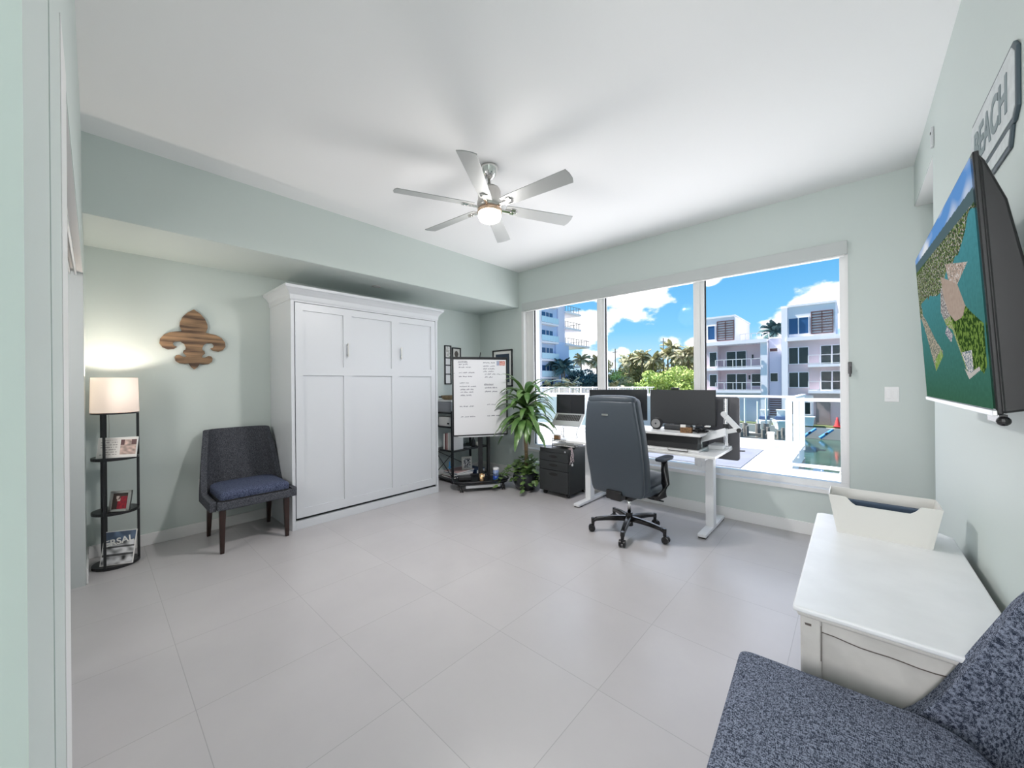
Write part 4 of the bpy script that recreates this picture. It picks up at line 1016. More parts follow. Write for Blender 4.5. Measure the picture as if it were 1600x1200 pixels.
def aerial(s, t):
    hz = .965-.085*s
    n1 = nz(s*9, t*9, 0); n2 = nz(s*62, t*45, 5)+.5*nz(s*130, t*100, 2); n3 = nz(s*150, t*110, 8)
    if t > hz:
        c = .5+.5*nz(s*3, t*10, 7)+.3*n1; c = max(0, min(1, (c-.4)*2.5))
        return tuple(a*(1-c)+b_*c for a, b_ in zip((.14, .34, .72), (.85, .90, .96)))
    if inpoly((s, t), POL['dock']): return (.55, .53, .5)
    if inpoly((s, t), POL['tip']): return (.22, .36, .08) if n2 < .3 else (.5, .5, .4)
    if inpoly((s, t), POL['marina']): return (.65, .63, .62) if n3 > 0 else (.12, .13, .2)
    if inpoly((s, t), POL['lot']): return (.45+.05*n2, .36+.05*n2, .30+.04*n2)
    if inpoly((s, t), POL['lotup']):
        return (.5, .40, .34) if n3 > -.15 else ((.12, .12, .1) if n2 > 0 else (.75, .72, .7))
    if inpoly((s, t), POL['pen']):
        if t < .45:
            if s < .62+(.45-t)*.55: return (.5, .45, .36) if n3 > .1 else ((.22, .34, .08))
            if .13 < t < .25 and s < .85: return (.75, .72, .68) if n3 > 0 else (.14, .2, .25)
            return (.03, .07, .015) if n2 > -.05 else (.17, .28, .06)
        return (.6, .57, .55) if n3 > .05 else (.18, .17, .17)
    if inpoly((s, t), POL['lefts']):
        return (.6, .52, .42) if n3 > .15 else ((.1, .14, .12) if n2 > 0 else (.36, .34, .26))
    land = t > .625+.12*n1*0.6+(.0 if s < .6 else (s-.6)*.42) or (s < .08 and t > .56)
    if .06 < s < .24 and .54 < t < .66 and n1 < .3: land = False
    if land:
        if t > hz-.06: return (.10, .16, .18)
        if n3 > .18 and t < .87: return (.62, .58, .56) if n2 > -.1 else (.25, .18, .15)
        if n2 > .1: return (.15, .22, .06)
        return (.03, .07, .03) if n3 < 0 else (.09, .14, .06)
    k = t/.75
    w = (.045+.03*k, .14+.15*k, .085+.25*k)
    g = 1+.12*n2
    return tuple(a*g for a in w)
tvl = .985; tvh = .566
tx, tb_ = .20, .2305
tilt = math.asin((tb_-tx)/tvh)
tv = thing('wall_television', 'tilted wall television showing an aerial view of a harbour peninsula', 'television')
# local: x along the wall towards the camera (-y), y up the screen, z out of the screen (-x)
ex = Vector((0.0, -1, 0)).normalized(); ey = Vector((-(tb_-tx)/tvh, 0, cos(tilt))).normalized(); ez_ = ex.cross(ey)
tvm = Matrix(((ex.x, ey.x, ez_.x, tb_), (ex.y, ey.y, ez_.y, 2.305), (ex.z, ey.z, ez_.z, 1.305), (0, 0, 0, 1)))
tv.matrix_world = tvm
MB().box(-.008, tvl+.008, -.012, tvh+.008, -.012, -.0015).build('panel', 'plastic', tv, bevel=.003)
picture('screen', tvl, tvh, 380, 218, aerial, ME, tv, Matrix.Translation((0, 0, .0006)))
MB().box(-.008, tvl+.008, -.014, -.002, -.003, .004).build('bottom_bezel', 'alu', tv, bevel=.001)
# bulged back housing (cross-section thicker towards the bottom)
pts = [(-.010, tvh+.006), (-.020, tvh*.97), (-.045, tvh*.80), (-.060, tvh*.55), (-.068, tvh*.3), (-.068, .0), (-.010, -.010)]
MB().prism(pts, lambda p, t: (-.006+(tvl+.012)*t, p[1], p[0])).build('rear_housing', 'plastic', tv, bevel=.006)
MB().box(tvl*.9, tvl+.0, -.03, -.012, -.018, -.006).sph((tvl-.002, -.026, -.012), .011, 12, 8).build('sensor_nub', 'plastic', tv)
# wall mount: arms from wall plate
wm = thing('tv_wall_mount', 'black articulated wall mount behind the television', 'wall mount', (XE, 1.80, 1.58))
MB().box(-.02, 0, -.22, .22, -.12, .12).build('wall_plate', 'blackmat', wm, bevel=.003)
MB().box(-.035, -.02, -.42, .30, .02, .05).box(-.035, -.02, -.42, .30, -.06, -.03).build('arm', 'blackmat', wm, bevel=.003)
MB().box(-.07, -.035, -.40, -.37, -.14, .14).box(-.07, -.035, .15, .18, -.14, .14).build('vesa_bracket', 'blackmat', wm, bevel=.003)

# ------------------------------------------------------------------ BEACH sign
bs = thing('beach_sign', 'weathered metal BEACH sign high on the right wall above the television', 'wall sign')
bs.matrix_world = Matrix(((0, 0, -1, XE), (-1, 0, 0, 2.345), (0, 1, 0, 2.13), (0, 0, 0, 1)))
def plate(w, h, c):
    return [(c, 0), (w-c, 0), (w, c), (w, h-c), (w-c, h), (c, h), (0, h-c), (0, c)]
SWd, SHt = .56, .235
MB().prism(plate(SWd, SHt, .03), lambda p, t: (p[0], p[1], .009*t)).build('border', 'signb', bs, bevel=.003)
MB().prism([(x+.014, y+.014) for x, y in plate(SWd-.028, SHt-.028, .024)], lambda p, t: (p[0], p[1], .009+.002*t)).build('face', 'signw', bs)
text_part('BEACH', .165, 'letter', bs, Matrix.Translation((SWd/2, .058, .0115)), 'lettering', .0015, .80, bold=.004)
MB().prism([(.07, 0), (SWd-.05, 0), (SWd-.075, -.06), (.085, -.06)], lambda p, t: (p[0], p[1], .008*t)).build('lower_plate', 'signb', bs, bevel=.003)
MB().prism([(.088, -.006), (SWd-.068, -.006), (SWd-.087, -.048), (.099, -.048)], lambda p, t: (p[0], p[1], .008+.002*t)).build('lower_face', 'signw', bs)

# ================================================================== OUTSIDE
# deck
struct(MB().box(-14, -.80, YN+.16, 10.6, -.35, -.1).box(-.80, 6, YN+.16, 7.95, -.35, -.1), 'deck', 'deckw')
struct(MB().box(-14, -.83, 10.40, 10.56, -.1, .02), 'deck_curb', 'deckw')
# railings
def rail_run(label, pts, posts, z0=-.1, top=1.0, glass=True, rails=()):
    t = thing('deck_railing', label, 'railing', (pts[0][0], pts[0][1], z0)); o = Vector((pts[0][0], pts[0][1], 0))
    (x0, y0), (x1, y1) = [(Vector((*p, 0))-o)[:2] for p in pts]
    d = Vector((x1-x0, y1-y0, 0)); L_ = d.length; a = math.atan2(d.y, d.x); Rz = Matrix.Rotation(a, 4, 'Z')
    h = top-z0
    MB().box(0, L_, -.045, .045, h-.05, h, Rz).build('top_rail', 'rail', t, bevel=.004)
    MB().box(0, L_, -.03, .03, .05, .10, Rz).build('bottom_rail', 'rail', t)
    for k in posts: MB().box(k-.045, k+.045, -.045, .045, 0, h-.04, Rz).build('post', 'rail', t)
    for z in rails: MB().box(0, L_, -.02, .02, z, z+.04, Rz).build('mid_rail', 'rail', t)
    if glass: MB().box(.05, L_-.05, -.006, .006, .14, h-.1, Rz).build('glass_panel', 'railglass', t)
    return t
rail_run('white near deck railing running off to the right past the window', [(-.80, 7.9), (5, 7.9)], (.0, 1.9, 3.8, 5.7), top=1.09, glass=False)
rail_run('white side deck railing leading away beside the water', [(-.80, 8.0), (-.80, 10.45)], (1.05, 2.2), top=1.09, glass=False)
rail_run('long white glass railing along the far deck edge', [(-14, 10.45), (-.80, 10.45)], (.0, 2.6, 5.2, 7.8, 10.4), top=1.05)
bo = thing('mooring_bollard', 'white short bollard on the far deck curb', 'bollard', (-1.37, 10.25, -.1))
MB().box(-.06, .06, -.06, .06, 0, .3).build('post', 'rail', bo, bevel=.01); MB().box(-.07, .07, -.07, .07, .3, .33).build('cap', 'rail', bo, bevel=.01)
dm = thing('deck_mat', 'pale lilac grey outdoor mat lying on the white deck', 'mat', (-2.35, 8.48, -.1))  # thin grey sheet painting a cast shadow onto the deck
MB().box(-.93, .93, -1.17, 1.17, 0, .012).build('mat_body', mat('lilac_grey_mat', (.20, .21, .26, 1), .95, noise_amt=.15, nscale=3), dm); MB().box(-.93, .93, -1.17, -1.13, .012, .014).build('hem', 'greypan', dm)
# lower dock with planks in the notch
ld = thing('lower_dock', 'lower white plank dock beside the side railing', 'dock', (-.62, 7.98, -.55))
for k, (x0, x1) in enumerate(((.0, .17), (.42, .6))): MB().box(x0, x1, 0, 2.3, 0, .06).build('dock_plank', 'deckw', ld)
MB().box(-.1, .9, 0, .1, -.2, 0).box(-.1, .9, 2.1, 2.3, -.2, 0).build('dock_beam', 'dock', ld)
# canal and banks
struct(MB().box(-80, 40, 7.9, 49, -4.6, -4.4), 'canal_water', 'water')
struct(MB().box(-80, 40, 48.6, 52, -4.6, -3.3).box(-14, -.8, 10.62, 10.8, -4.6, -.36), 'seawall', 'concrete')
struct(MB().box(-120, 60, 49, 140, -5, -3.15), 'far_bank', 'grass')
struct(MB().box(-60, -19, 38, 49.2, -4.6, -.25), 'far_terrace', 'deckw')

def rbox(mb, r, y0, y1): return mb.box(r[0], r[1], y0, y1, r[2], r[3])
def win(parent, o, r, y, m, n=2, name='window'):
    x0, x1, z0, z1 = r[0]-o[0], r[1]-o[0], r[2]-o[2], r[3]-o[2]; y = y-o[1]; f = .07
    b = MB().box(x0-f, x1+f, y-.06, y, z0-f, z0).box(x0-f, x1+f, y-.06, y, z1, z1+f).box(x0-f, x0, y-.06, y, z0, z1).box(x1, x1+f, y-.06, y, z0, z1)
    for k in range(1, n): xx = x0+(x1-x0)*k/n; b.box(xx-.05, xx+.05, y-.06, y, z0, z1)
    w = b.build(name, 'stuccow', parent)
    MB().box(x0, x1, y-.03, y-.01, z0, z1).build('pane', m, w)
def louv(parent, o, r, y):
    x0, x1, z0, z1 = r[0]-o[0], r[1]-o[0], r[2]-o[2], r[3]-o[2]; y = y-o[1]
    b = MB().box(x0, x0+.08, y-.12, y, z0, z1).box(x1-.08, x1, y-.12, y, z0, z1).box((x0+x1)/2-.04, (x0+x1)/2+.04, y-.1, y, z0, z1)
    n = 9
    for k in range(n): z = z0+(z1-z0)*k/(n-1); b.box(x0, x1, y-.1, y-.02, z-.06, z+.05)
    b.build('louvre_screen', 'louver', parent)
def balc(parent, o, x0, x1, z, y0, y1, hgt=.95, st=.28):
    x0 -= o[0]; x1 -= o[0]; z -= o[2]; y0 -= o[1]; y1 -= o[1]
    s = MB().box(x0, x1, y0, y1, z-st, z).build('balcony_slab', 'stuccow', parent)
    b = MB().box(x0, x1, y0, y0+.06, z+hgt-.06, z+hgt).box(x0, x1, y0, y0+.05, z+.06, z+.12).box(x0, x0+.06, y0, y1, z+hgt-.06, z+hgt)
    n = max(2, int((x1-x0)/.9))
    for k in range(n+1): xx = x0+(x1-x0-.06)*k/n; b.box(xx, xx+.06, y0, y0+.06, z, z+hgt)
    b.build('balcony_rail', 'rail', s)
Y = 50
oA = (-10, Y, -3.15)
A = thing('town_house', 'left modern white and mauve town house across the canal', 'building', oA)
def B_(parent, o, name, m, x0, x1, y0, y1, z0, z1):
    return MB().box(x0-o[0], x1-o[0], y0-o[1], y1-o[1], z0-o[2], z1-o[2]).build(name, m, parent)
B_(A, oA, 'penthouse', 'stuccow', -14.0, -10.09, Y, Y+8.5, 5.8, 9.16)
B_(A, oA, 'roof_cap', 'stuccow', -14.1, -10.0, Y-.1, Y+8.6, 9.0, 9.2)
B_(A, oA, 'upper_slab', 'stuccow', -14.0, -6.93, Y-.5, Y+10, 5.72, 6.12)
B_(A, oA, 'wall', 'stuccop', -14.0, -7.4, Y+1.6, Y+10, -3.15, 5.8)
B_(A, oA, 'corner_pilaster', 'stuccow', -7.57, -6.93, Y-.3, Y+2, -3.15, 5.9)
B_(A, oA, 'front_bay', 'stuccop', -14.0, -12.0, Y+.35, Y+1.7, -3.15, 5.75)
B_(A, oA, 'ground_wall', 'stuccob', -14.0, -6.93, Y+.3, Y+1.8, -3.15, .1)
balc(A, oA, -12.1, -7.5, 3.05, Y-.4, Y+1.6); balc(A, oA, -12.1, -7.5, .38, Y-.4, Y+1.6)
B_(A, oA, 'floor_band', 'stuccow', -14.0, -12.0, Y-.1, Y+.6, 2.75, 3.05); B_(A, oA, 'floor_band', 'stuccow', -14.0, -12.0, Y-.1, Y+.6, .05, .38)
win(A, oA, [-12.95, -12.2, 6.5, 8.1], Y, 'wingb', 1); louv(A, oA, [-11.97, -10.15, 6.3, 8.55], Y)
win(A, oA, [-12.88, -12.12, 3.25, 4.95], Y+.35, 'wing', 1); win(A, oA, [-12.88, -12.12, .85, 2.25], Y+.35, 'wing', 1)
win(A, oA, [-11.3, -9.3, 3.06, 5.0], Y+1.6, 'wing', 2); win(A, oA, [-11.3, -9.3, .4, 2.3], Y+1.6, 'wing', 2); win(A, oA, [-8.7, -7.8, .9, 2.25], Y+1.6, 'wing', 1)
for x, z in ((-8.6, 4.3), (-8.95, 1.9)): B_(A, oA, 'wall_light', 'black', x-.07, x+.07, Y+1.5, Y+1.6, z-.25, z+.25)
oM = (-6.2, Y+.6, -3.15)
Mi = thing('stair_wing', 'pale blue recessed stair wing between the two town houses', 'building', oM)
B_(Mi, oM, 'wall', 'stuccob', -6.88, -5.76, Y+.6, Y+10, -3.15, 6.15)
B_(Mi, oM, 'roof_cap', 'stuccow', -6.88, -5.76, Y+.5, Y+10, 6.15, 6.3)
win(Mi, oM, [-6.8, -6.1, 4.72, 5.06], Y+.6, 'louver', 1); win(Mi, oM, [-6.75, -6.1, 1.4, 2.3], Y+.6, 'wing', 1)
b = MB(); n = 9
for k in range(n): z = .85+(2.85-.85)*k/(n-1); b.box(-.62, .40, -.12, -.02, z-.07, z+.04)
b.build('louvre_screen', 'louver', Mi)
b = MB()
for k in range(6): b.box(k*.58, k*.58+.05, 2.0, 2.05, 9.2, 10.25)
b.box(0, 2.95, 2.0, 2.05, 10.2, 10.25); b.build('roof_rail', 'rail', A)
oB = (-3, Y, -3.15)
Bb = thing('town_house', 'right taller white and mauve town house across the canal', 'building', oB)
B_(Bb, oB, 'penthouse', 'stuccow', -5.64, -1.2, Y, Y+8.5, 5.8, 9.38)
B_(Bb, oB, 'roof_cap', 'stuccow', -5.7, -1.1, Y-.12, Y+8.6, 9.3, 9.5)
B_(Bb, oB, 'roof_terrace', 'stuccow', -1.2, 4, Y+.6, Y+9, 5.7, 6.1)
B_(Bb, oB, 'side_pilaster', 'stuccow', -5.64, -5.1, Y-.3, Y+8, -3.15, 9.2)
B_(Bb, oB, 'upper_slab', 'stuccow', -5.2, 4, Y-.4, Y+1, 5.66, 6.06)
B_(Bb, oB, 'wall', 'stuccop', -5.2, 4, Y+.2, Y+8, -3.15, 5.7)
B_(Bb, oB, 'ground_wall', 'stuccow', -5.15, -3.0, Y+.05, Y+.25, -3.15, -.1)
balc(Bb, oB, -3.34, 3, 3.1, Y-1.2, Y+.2); balc(Bb, oB, -3.34, 3, .43, Y-1.2, Y+.2)
win(Bb, oB, [-5.0, -3.35, 6.4, 8.07], Y, 'wingb', 2); louv(Bb, oB, [-3.13, -1.36, 6.32, 8.55], Y)
win(Bb, oB, [-5.02, -3.4, 3.26, 4.95], Y+.2, 'wing', 2); win(Bb, oB, [-5.02, -3.4, .76, 2.31], Y+.2, 'wing', 2)
win(Bb, oB, [-2.35, .2, 3.12, 5.0], Y+.2, 'wing', 3); win(Bb, oB, [-2.35, .2, .45, 2.35], Y+.2, 'wing', 3)
win(Bb, oB, [-4.96, -4.65, -2.12, -.85], Y+.05, 'wing', 1); win(Bb, oB, [-3.75, -3.25, -2.06, -.85], Y+.05, 'wing', 1)
B_(Bb, oB, 'entry_door', mat('taupe_door', (.25, .21, .21, 1), .7), -2.8, -1.66, Y+.1, Y+.22, -3.1, -.75)
# dockside objects
pk = thing('planter_box', 'white square planter in front of the taupe door', 'planter', (-3.35, 48.9, -3.15))
b = MB(); v0 = [(-.4, -.3), (.4, -.3), (.4, .3), (-.4, .3)]
b.prism(v0, lambda p, t: (p[0]*(1+.3*t), p[1]*(1+.3*t), .85*t)); b.build('planter_body', 'hull', pk); MB().box(-.56, .56, -.42, .42, .85, .93).build('rim', 'hull', pk)
rc = thing('traffic_cone', 'red cone standing on the far dock', 'cone', (-1.1, 49.0, -3.15))
MB().cone((0, 0, .08), (0, 0, .95), .24, .06).build('cone_body', 'red', rc); MB().box(-.3, .3, -.3, .3, 0, .08).build('cone_base', 'red', rc)
for i, x in enumerate((-3.2, -1.9)):
    k = thing('kayak', ('left' if i == 0 else 'right')+' blue kayak leaning on the far seawall', 'kayak', (x, 47.8, -4.35), group='blue kayaks')
    MB().cone((-.5, .3, .1), (.5, .5, 1.0), .16, .12, n=10).build('kayak_hull', 'kayak', k); MB().cone((-.1, .2, .5), (.1, .26, .66), .1, .1, n=8).build('cockpit', 'black', k)
# boat lifts: boats and pilings in the canal
for i, (x, yv, h) in enumerate(((-6.95, 38, .15), (-6.0, 38, -.1), (-5.45, 38.3, .15))):
    p = thing('lift_piling', ['leftmost','middle','right'][i]+' tall white boat lift pole above the canal', 'piling', (x, yv, -4.5), group='boat lift poles')
    MB().cone((0, 0, 0), (0, 0, h+4.3), .07, n=10).build('pole', 'hull', p); MB().cone((0, 0, 0), (0, 0, 2.3), .2, n=10).build('pile_jacket', 'dock', p)
def boat(label, x, y, z, L_, w):
    t = thing('motor_boat', label, 'boat', (x, y, z))
    pts = [(-L_/2, -w/2), (L_*.25, -w/2), (L_/2, 0), (L_*.25, w/2), (-L_/2, w/2)]
    b = MB(); b.prism(pts, lambda p, t_: (p[0]*(.85+.15*t_), p[1]*(.55+.45*t_), .75*t_)); b.build('hull', 'hull', t, bevel=.05)
    MB().box(-L_*.3, L_*.12, -w*.35, w*.35, .75, 1.05).build('cover', 'navy', t, bevel=.08)
    MB().box(-L_*.22, L_*.05, -w*.3, w*.3, 1.55, 1.62).box(-L_*.2, -L_*.18, -w*.25, w*.25, 1.0, 1.56).box(0, .05, -w*.25, w*.25, 1.0, 1.56).build('canopy_top', 'hull', t)
    MB().box(-L_/2-.3, -L_/2, -.2, .2, .2, 1.1).build('outboard_motor', 'black', t, bevel=.05)
    return t
for bo_, lb in ((boat('white motor boat with dark cover, left one on the boat lift', -5.85, 40, -2.75, 3.4, 1.0), 0), (boat('white motor boat with dark cover, right one on the boat lift', -4.62, 40, -2.7, 3.4, 1.15), 0)): bo_.rotation_euler = (0, 0, rad(-90))
boat('small white boat moored left behind the lift poles', -8.6, 42, -4.2, 4.2, 1.8)
jl = thing('boat_lift_frame', 'dark weathered boat lift frame and dock over the canal', 'dock', (-5.5, 36.5, -4.5))
for x in (-1.85, -1.2, .3, 1.3):
    for y in (-1.4, 1.0): MB().cone((x, y, 0), (x, y, 2.1), .13, n=10).build('pile', 'dock', jl)
MB().box(-1.9, 1.6, -1.5, -1.3, 1.3, 1.5).build('beam', 'dock', jl)
MB().box(-1.9, 1.6, .9, 1.1, 1.3, 1.5).build('beam', 'dock', jl)
MB().box(-4.6, -2.0, -2, 1.2, 1.2, 1.35).build('dock_platform', 'dock', jl)

# high rise at the left
oT = (-38.6, 49.5, -3.15)
Tt = thing('high_rise_tower', 'pale blue high rise apartment tower with balconies at the far left', 'building', oT)
def T_(name, m, x0, x1, y0, y1, z0, z1): return MB().box(x0+38.6, x1+38.6, y0-49.5, y1-49.5, z0+3.15, z1+3.15).build(name, m, Tt)
T_('wall', 'towerb', -58, -38.9, 49.5, 57.2, -3.15, 17)
T_('lower_bay', 'towerb', -46, -38.6, 54.4, 58.5, -3.15, 8.7)
T_('upper_wall', 'towerw', -46, -38.7, 55.2, 57.4, 8.7, 17.4)
T_('corner_pier', 'stuccow', -39.4, -38.0, 49.0, 49.6, -3.15, 17)
for z in (-.4, 2.5, 5.5, 8.5, 11.6, 14.7):
    sl = T_('balcony_slab', 'stuccow', -39.2, -37.9, 49.5, 54.3, z-.3, z)
    b = MB().box(1.0-.34, .7, 0, 4.8, z+3.15+.95, z+3.15+1.02)
    for k in range(7): b.box(.66, .7, k*.8, k*.8+.05, z+3.15, z+4.15)
    b.box(.67, .69, 0, 4.8, z+3.2, z+4.1); b.build('balcony_rail', mat('pale_glass_rail', (.5, .68, .78, 1), .2), sl)
    w = T_('window', 'wingb', -38.95, -38.88, 50.6, 53.9, z+.1, z+2.0)
    MB().box(-.30, -.26, 2.3, 2.45, z+3.25, z+5.15).box(-.30, -.26, 3.3, 3.4, z+3.25, z+5.15).build('mullion', 'stuccow', w)
for z, y1 in ((8.6, 65.5), (11.6, 62.5), (14.5, 62.5), (4.6, 62)):
    sl = T_('balcony_slab', 'stuccow', -43, -38.4, 57.2, y1, z-.35, z)
    b = MB().box(.1, .16, 7.7, y1-49.5, z+4.15, z+4.22)
    for k in range(int((y1-57.2)/.9)+1): b.box(.1, .16, 7.7+k*.9, 7.76+k*.9, z+3.15, z+4.2)
    b.box(-4.4, .16, y1-49.56, y1-49.5, z+4.15, z+4.22)
    for k in range(5): b.box(-4.4+k, -4.34+k, y1-49.56, y1-49.5, z+3.15, z+4.2)
    b.build('balcony_rail', 'greypan', sl)
# far white fence on the terrace
ff = thing('terrace_fence', 'long white baluster fence on the far terrace in front of the trees', 'fence', (-56, 48.6, -.25))
b = MB().box(0, 37, -.06, .06, .98, 1.1).box(0, 37, -.05, .05, .06, .16)
for k in range(19): b.box(k*2-.07, k*2+.07, -.09, .09, 0, 1.15)
b.build('fence_frame', 'rail', ff)
b = MB()
for k in range(150): b.box(k*.246, k*.246+.07, -.03, .03, .1, 1.0)
b.build('balusters', 'rail', ff)

# trees
def blob_tree(name, label, m, seed, h, w, loc, group, n=2200):
    t = thing(name, label, 'tree', loc, group=group); r = random.Random(seed)
    MB().tube([(0, 0, 0), (.1, 0, h*.35), (-.1, .1, h*.62)], [.2, .16, .1], 8).build('trunk', 'bark', t)
    b = MB(); cl = [(r.uniform(-.7, .7)*w, r.uniform(-.5, .5)*w, 0, r.uniform(.30, .46)*w) for _ in range(9)]
    cl = [(a, b_, min(h-c*.75, h*r.uniform(.3, .85)), c) for a, b_, _z, c in cl]
    for k in range(n):
        cx, cy, cz, cr = cl[k % 9]; v = Vector((r.gauss(0, 1), r.gauss(0, 1), r.gauss(0, 1))).normalized()*cr*r.uniform(.75, 1.05)
        p = Vector((cx, cy, cz))+Vector((v.x, v.y, v.z*.75)); s = r.uniform(.09, .2)*(h/8)**.5
        n_ = (v.normalized()+Vector((r.uniform(-.7, .7), r.uniform(-.7, .7), r.uniform(-.7, .7)))).normalized()
        a = n_.orthogonal().normalized(); c = n_.cross(a)
        b.b.faces.new([b.b.verts.new(p+a*s), b.b.verts.new(p+c*s), b.b.verts.new(p-a*s), b.b.verts.new(p-c*s)])
    b.build('crown', m, t); return t
def palm_tree(label, loc, h, seed, group, m='palm'):
    t = thing('palm_tree', label, 'palm tree', loc, group=group); r = random.Random(seed)
    MB().tube([(0, 0, 0), (.1, 0, h*.5), (0, .1, h)], [.17, .13, .12], 8).build('trunk', 'bark', t)
    b = MB()
    for k in range(34):
        az = k*2.39; el = rad(r.uniform(-25, 65)); d = Vector((cos(az)*cos(el), sin(az)*cos(el), sin(el))); sd = Vector((-sin(az), cos(az), 0)); p = Vector((0, .1, h)); L_ = r.uniform(1.6, 2.2)
        for i in range(8):
            q = p+d*L_/8; wl = .42*sin(pi*(i+1.3)/10)
            for s in (-1, 1):
                b.b.faces.new([b.b.verts.new(p), b.b.verts.new(q), b.b.verts.new(q+sd*s*wl+Vector((0, 0, -.22))+d*.1), b.b.verts.new(p+sd*s*wl*.8+Vector((0, 0, -.22))+d*.1)])
            p = q; d = (d+Vector((0, 0, -.13))).normalized()
    b.build('frond_crown', m, t); return t
import itertools
gT = 'broadleaf trees beyond the canal'; gP = 'palms beyond the canal'
# (x, y, h, w, mat)
spots = [(-42.0, 60, 8.2, 5.0, 'treeC'), (-39.0, 59, 7.8, 5.2, 'treeC'), (-35.8, 58, 7.4, 5.2, 'treeC'), (-33.6, 61, 7.6, 5.0, 'treeC'), (-38.5, 69, 10.4, 6.0, 'treeB'),
         (-33.4, 72, 11.6, 6.4, 'treeB'), (-30.8, 69, 11.6, 6.4, 'treeB'), (-28.5, 66, 10.2, 6.0, 'treeB'), (-25.0, 70, 10.6, 6.4, 'treeB'), (-22.0, 68, 10.0, 6.0, 'treeB'), (-18.8, 67, 10.2, 6.0, 'treeB'), (-15.6, 66, 9.6, 5.6, 'treeB'),
         (-32.6, 62, 7.0, 5.0, 'treeA'), (-29.4, 60, 5.6, 5.0, 'treeB'), (-26.2, 59.5, 6.0, 5.4, 'treeA'), (-23.0, 60, 6.8, 5.4, 'treeA'), (-19.8, 59.5, 7.2, 5.4, 'treeA'), (-16.6, 60, 6.6, 5.0, 'treeA')]
where = {'treeA': 'bright green broadleaf tree beyond the terrace fence', 'treeB': 'olive broadleaf tree rising behind the bright green trees', 'treeC': 'dark blue green shaded tree beside the high rise'}
for i, (x, y, h, w, m) in enumerate(spots):
    blob_tree('broadleaf_tree', where[m], m, 20+i, h, w*.62, (x, y, -3.15), where[m], 2600)
pal = [(-38.8, 53.5, 7.2, 'C'), (-37.2, 54, 6.9, 'C'), (-36.0, 53, 6.5, 'C'), (-39.5, 64, 8.6, ''), (-36.6, 65, 8.2, ''), (-37.6, 51.5, 3.4, ''), (-35.6, 51.8, 3.2, ''), (-33.8, 51.5, 3.5, ''),
       (-29.6, 64, 8.0, ''), (-27.2, 64, 8.3, ''), (-25.0, 63.5, 7.8, ''), (-22.8, 64, 8.6, ''), (-20.6, 63.5, 8.2, ''), (-18.6, 64, 8.4, ''), (-16.8, 64, 8.0, ''), (-23.6, 68, 10.2, ''), (-27.4, 53.5, 3.0, ''), (-15.2, 60, 7.2, ''), (-19.6, 64, 8.4, ''), (-25.8, 65, 8.0, '')]
for i, (x, y, h, k) in enumerate(pal):
    lab = 'dark palm in front of the high rise tower' if k else ('low palm behind the far terrace fence' if h < 6 else 'tall pale fronded palm in the tree line beyond the canal')
    palm_tree(lab, (x, y, -3.15), h+.6, 50+i, lab, 'treeC' if k else 'palm')
palm_tree('single palm showing behind the town house roofs', (-7.4, 60, -3.15), 11.2, 99, None, 'treeC')
# utility poles
for x, y, h, lab in ((-24.2, 66, 12.2, 'thin utility pole rising above the trees'), (-33.2, 66, 11.0, 'thin utility pole right of the high rise')):
    up = thing('utility_pole', lab, 'pole', (x, y, -3.15)); MB().cone((0, 0, 0), (0, 0, h), .09, n=8).build('pole', 'bark', up); MB().box(-.5, .5, -.05, .05, h-.7, h-.6).build('cross_arm', 'bark', up)

# ------------------------------------------------------------------ world sky with clouds
w = bpy.data.worlds.new('sky'); S.world = w; w.use_nodes = True; nt = w.node_tree; nt.nodes.clear()
N = nt.nodes.new; Lk = nt.links.new
out = N('ShaderNodeOutputWorld'); bg = N('ShaderNodeBackground'); tc = N('ShaderNodeTexCoord')
Lk(bg.outputs[0], out.inputs[0])
def Mt(op, a, b=None, clamp=False):
    n = N('ShaderNodeMath'); n.operation = op; n.use_clamp = clamp
    for i, v in enumerate((a, b)):
        if v is None: continue
        if isinstance(v, (int, float)): n.inputs[i].default_value = v
        else: Lk(v, n.inputs[i])
    return n.outputs[0]
sep = N('ShaderNodeSeparateXYZ'); Lk(tc.outputs['Generated'], sep.inputs[0])
nzn = N('ShaderNodeTexNoise'); nzn.inputs['Scale'].default_value = 9; nzn.inputs['Detail'].default_value = 7; nzn.inputs['Roughness'].default_value = .55
mp = N('ShaderNodeMapping'); mp.inputs['Scale'].default_value = (1, 1, 1.8); Lk(tc.outputs['Generated'], mp.inputs[0]); Lk(mp.outputs[0], nzn.inputs['Vector'])
blobs = [((-.050, .985, .145), .105, .75), ((-.005, .985, .155), .08, .8), ((-.115, .985, .118), .05, .5), ((-.43, .875, .222), .13, .75), ((-.36, .90, .245), .085, .7), ((-.49, .85, .16), .085, .8), ((-.525, .84, .125), .07, .6),
         ((-.243, .945, .232), .03, .7), ((-.324, .941, .099), .03, .35), ((-.27, .955, .095), .035, .8), ((-.40, .90, .172), .05, .55), ((-.30, .925, .255), .05, .25), ((-.43, .9, .075), .03, .5), ((-.48, .86, .06), .07, .5),
         ((.5, .8, .35), .3, .6), ((-.85, .4, .35), .3, .6), ((.6, -.6, .4), .35, .6), ((-.4, -.8, .4), .35, .6)]
acc = None
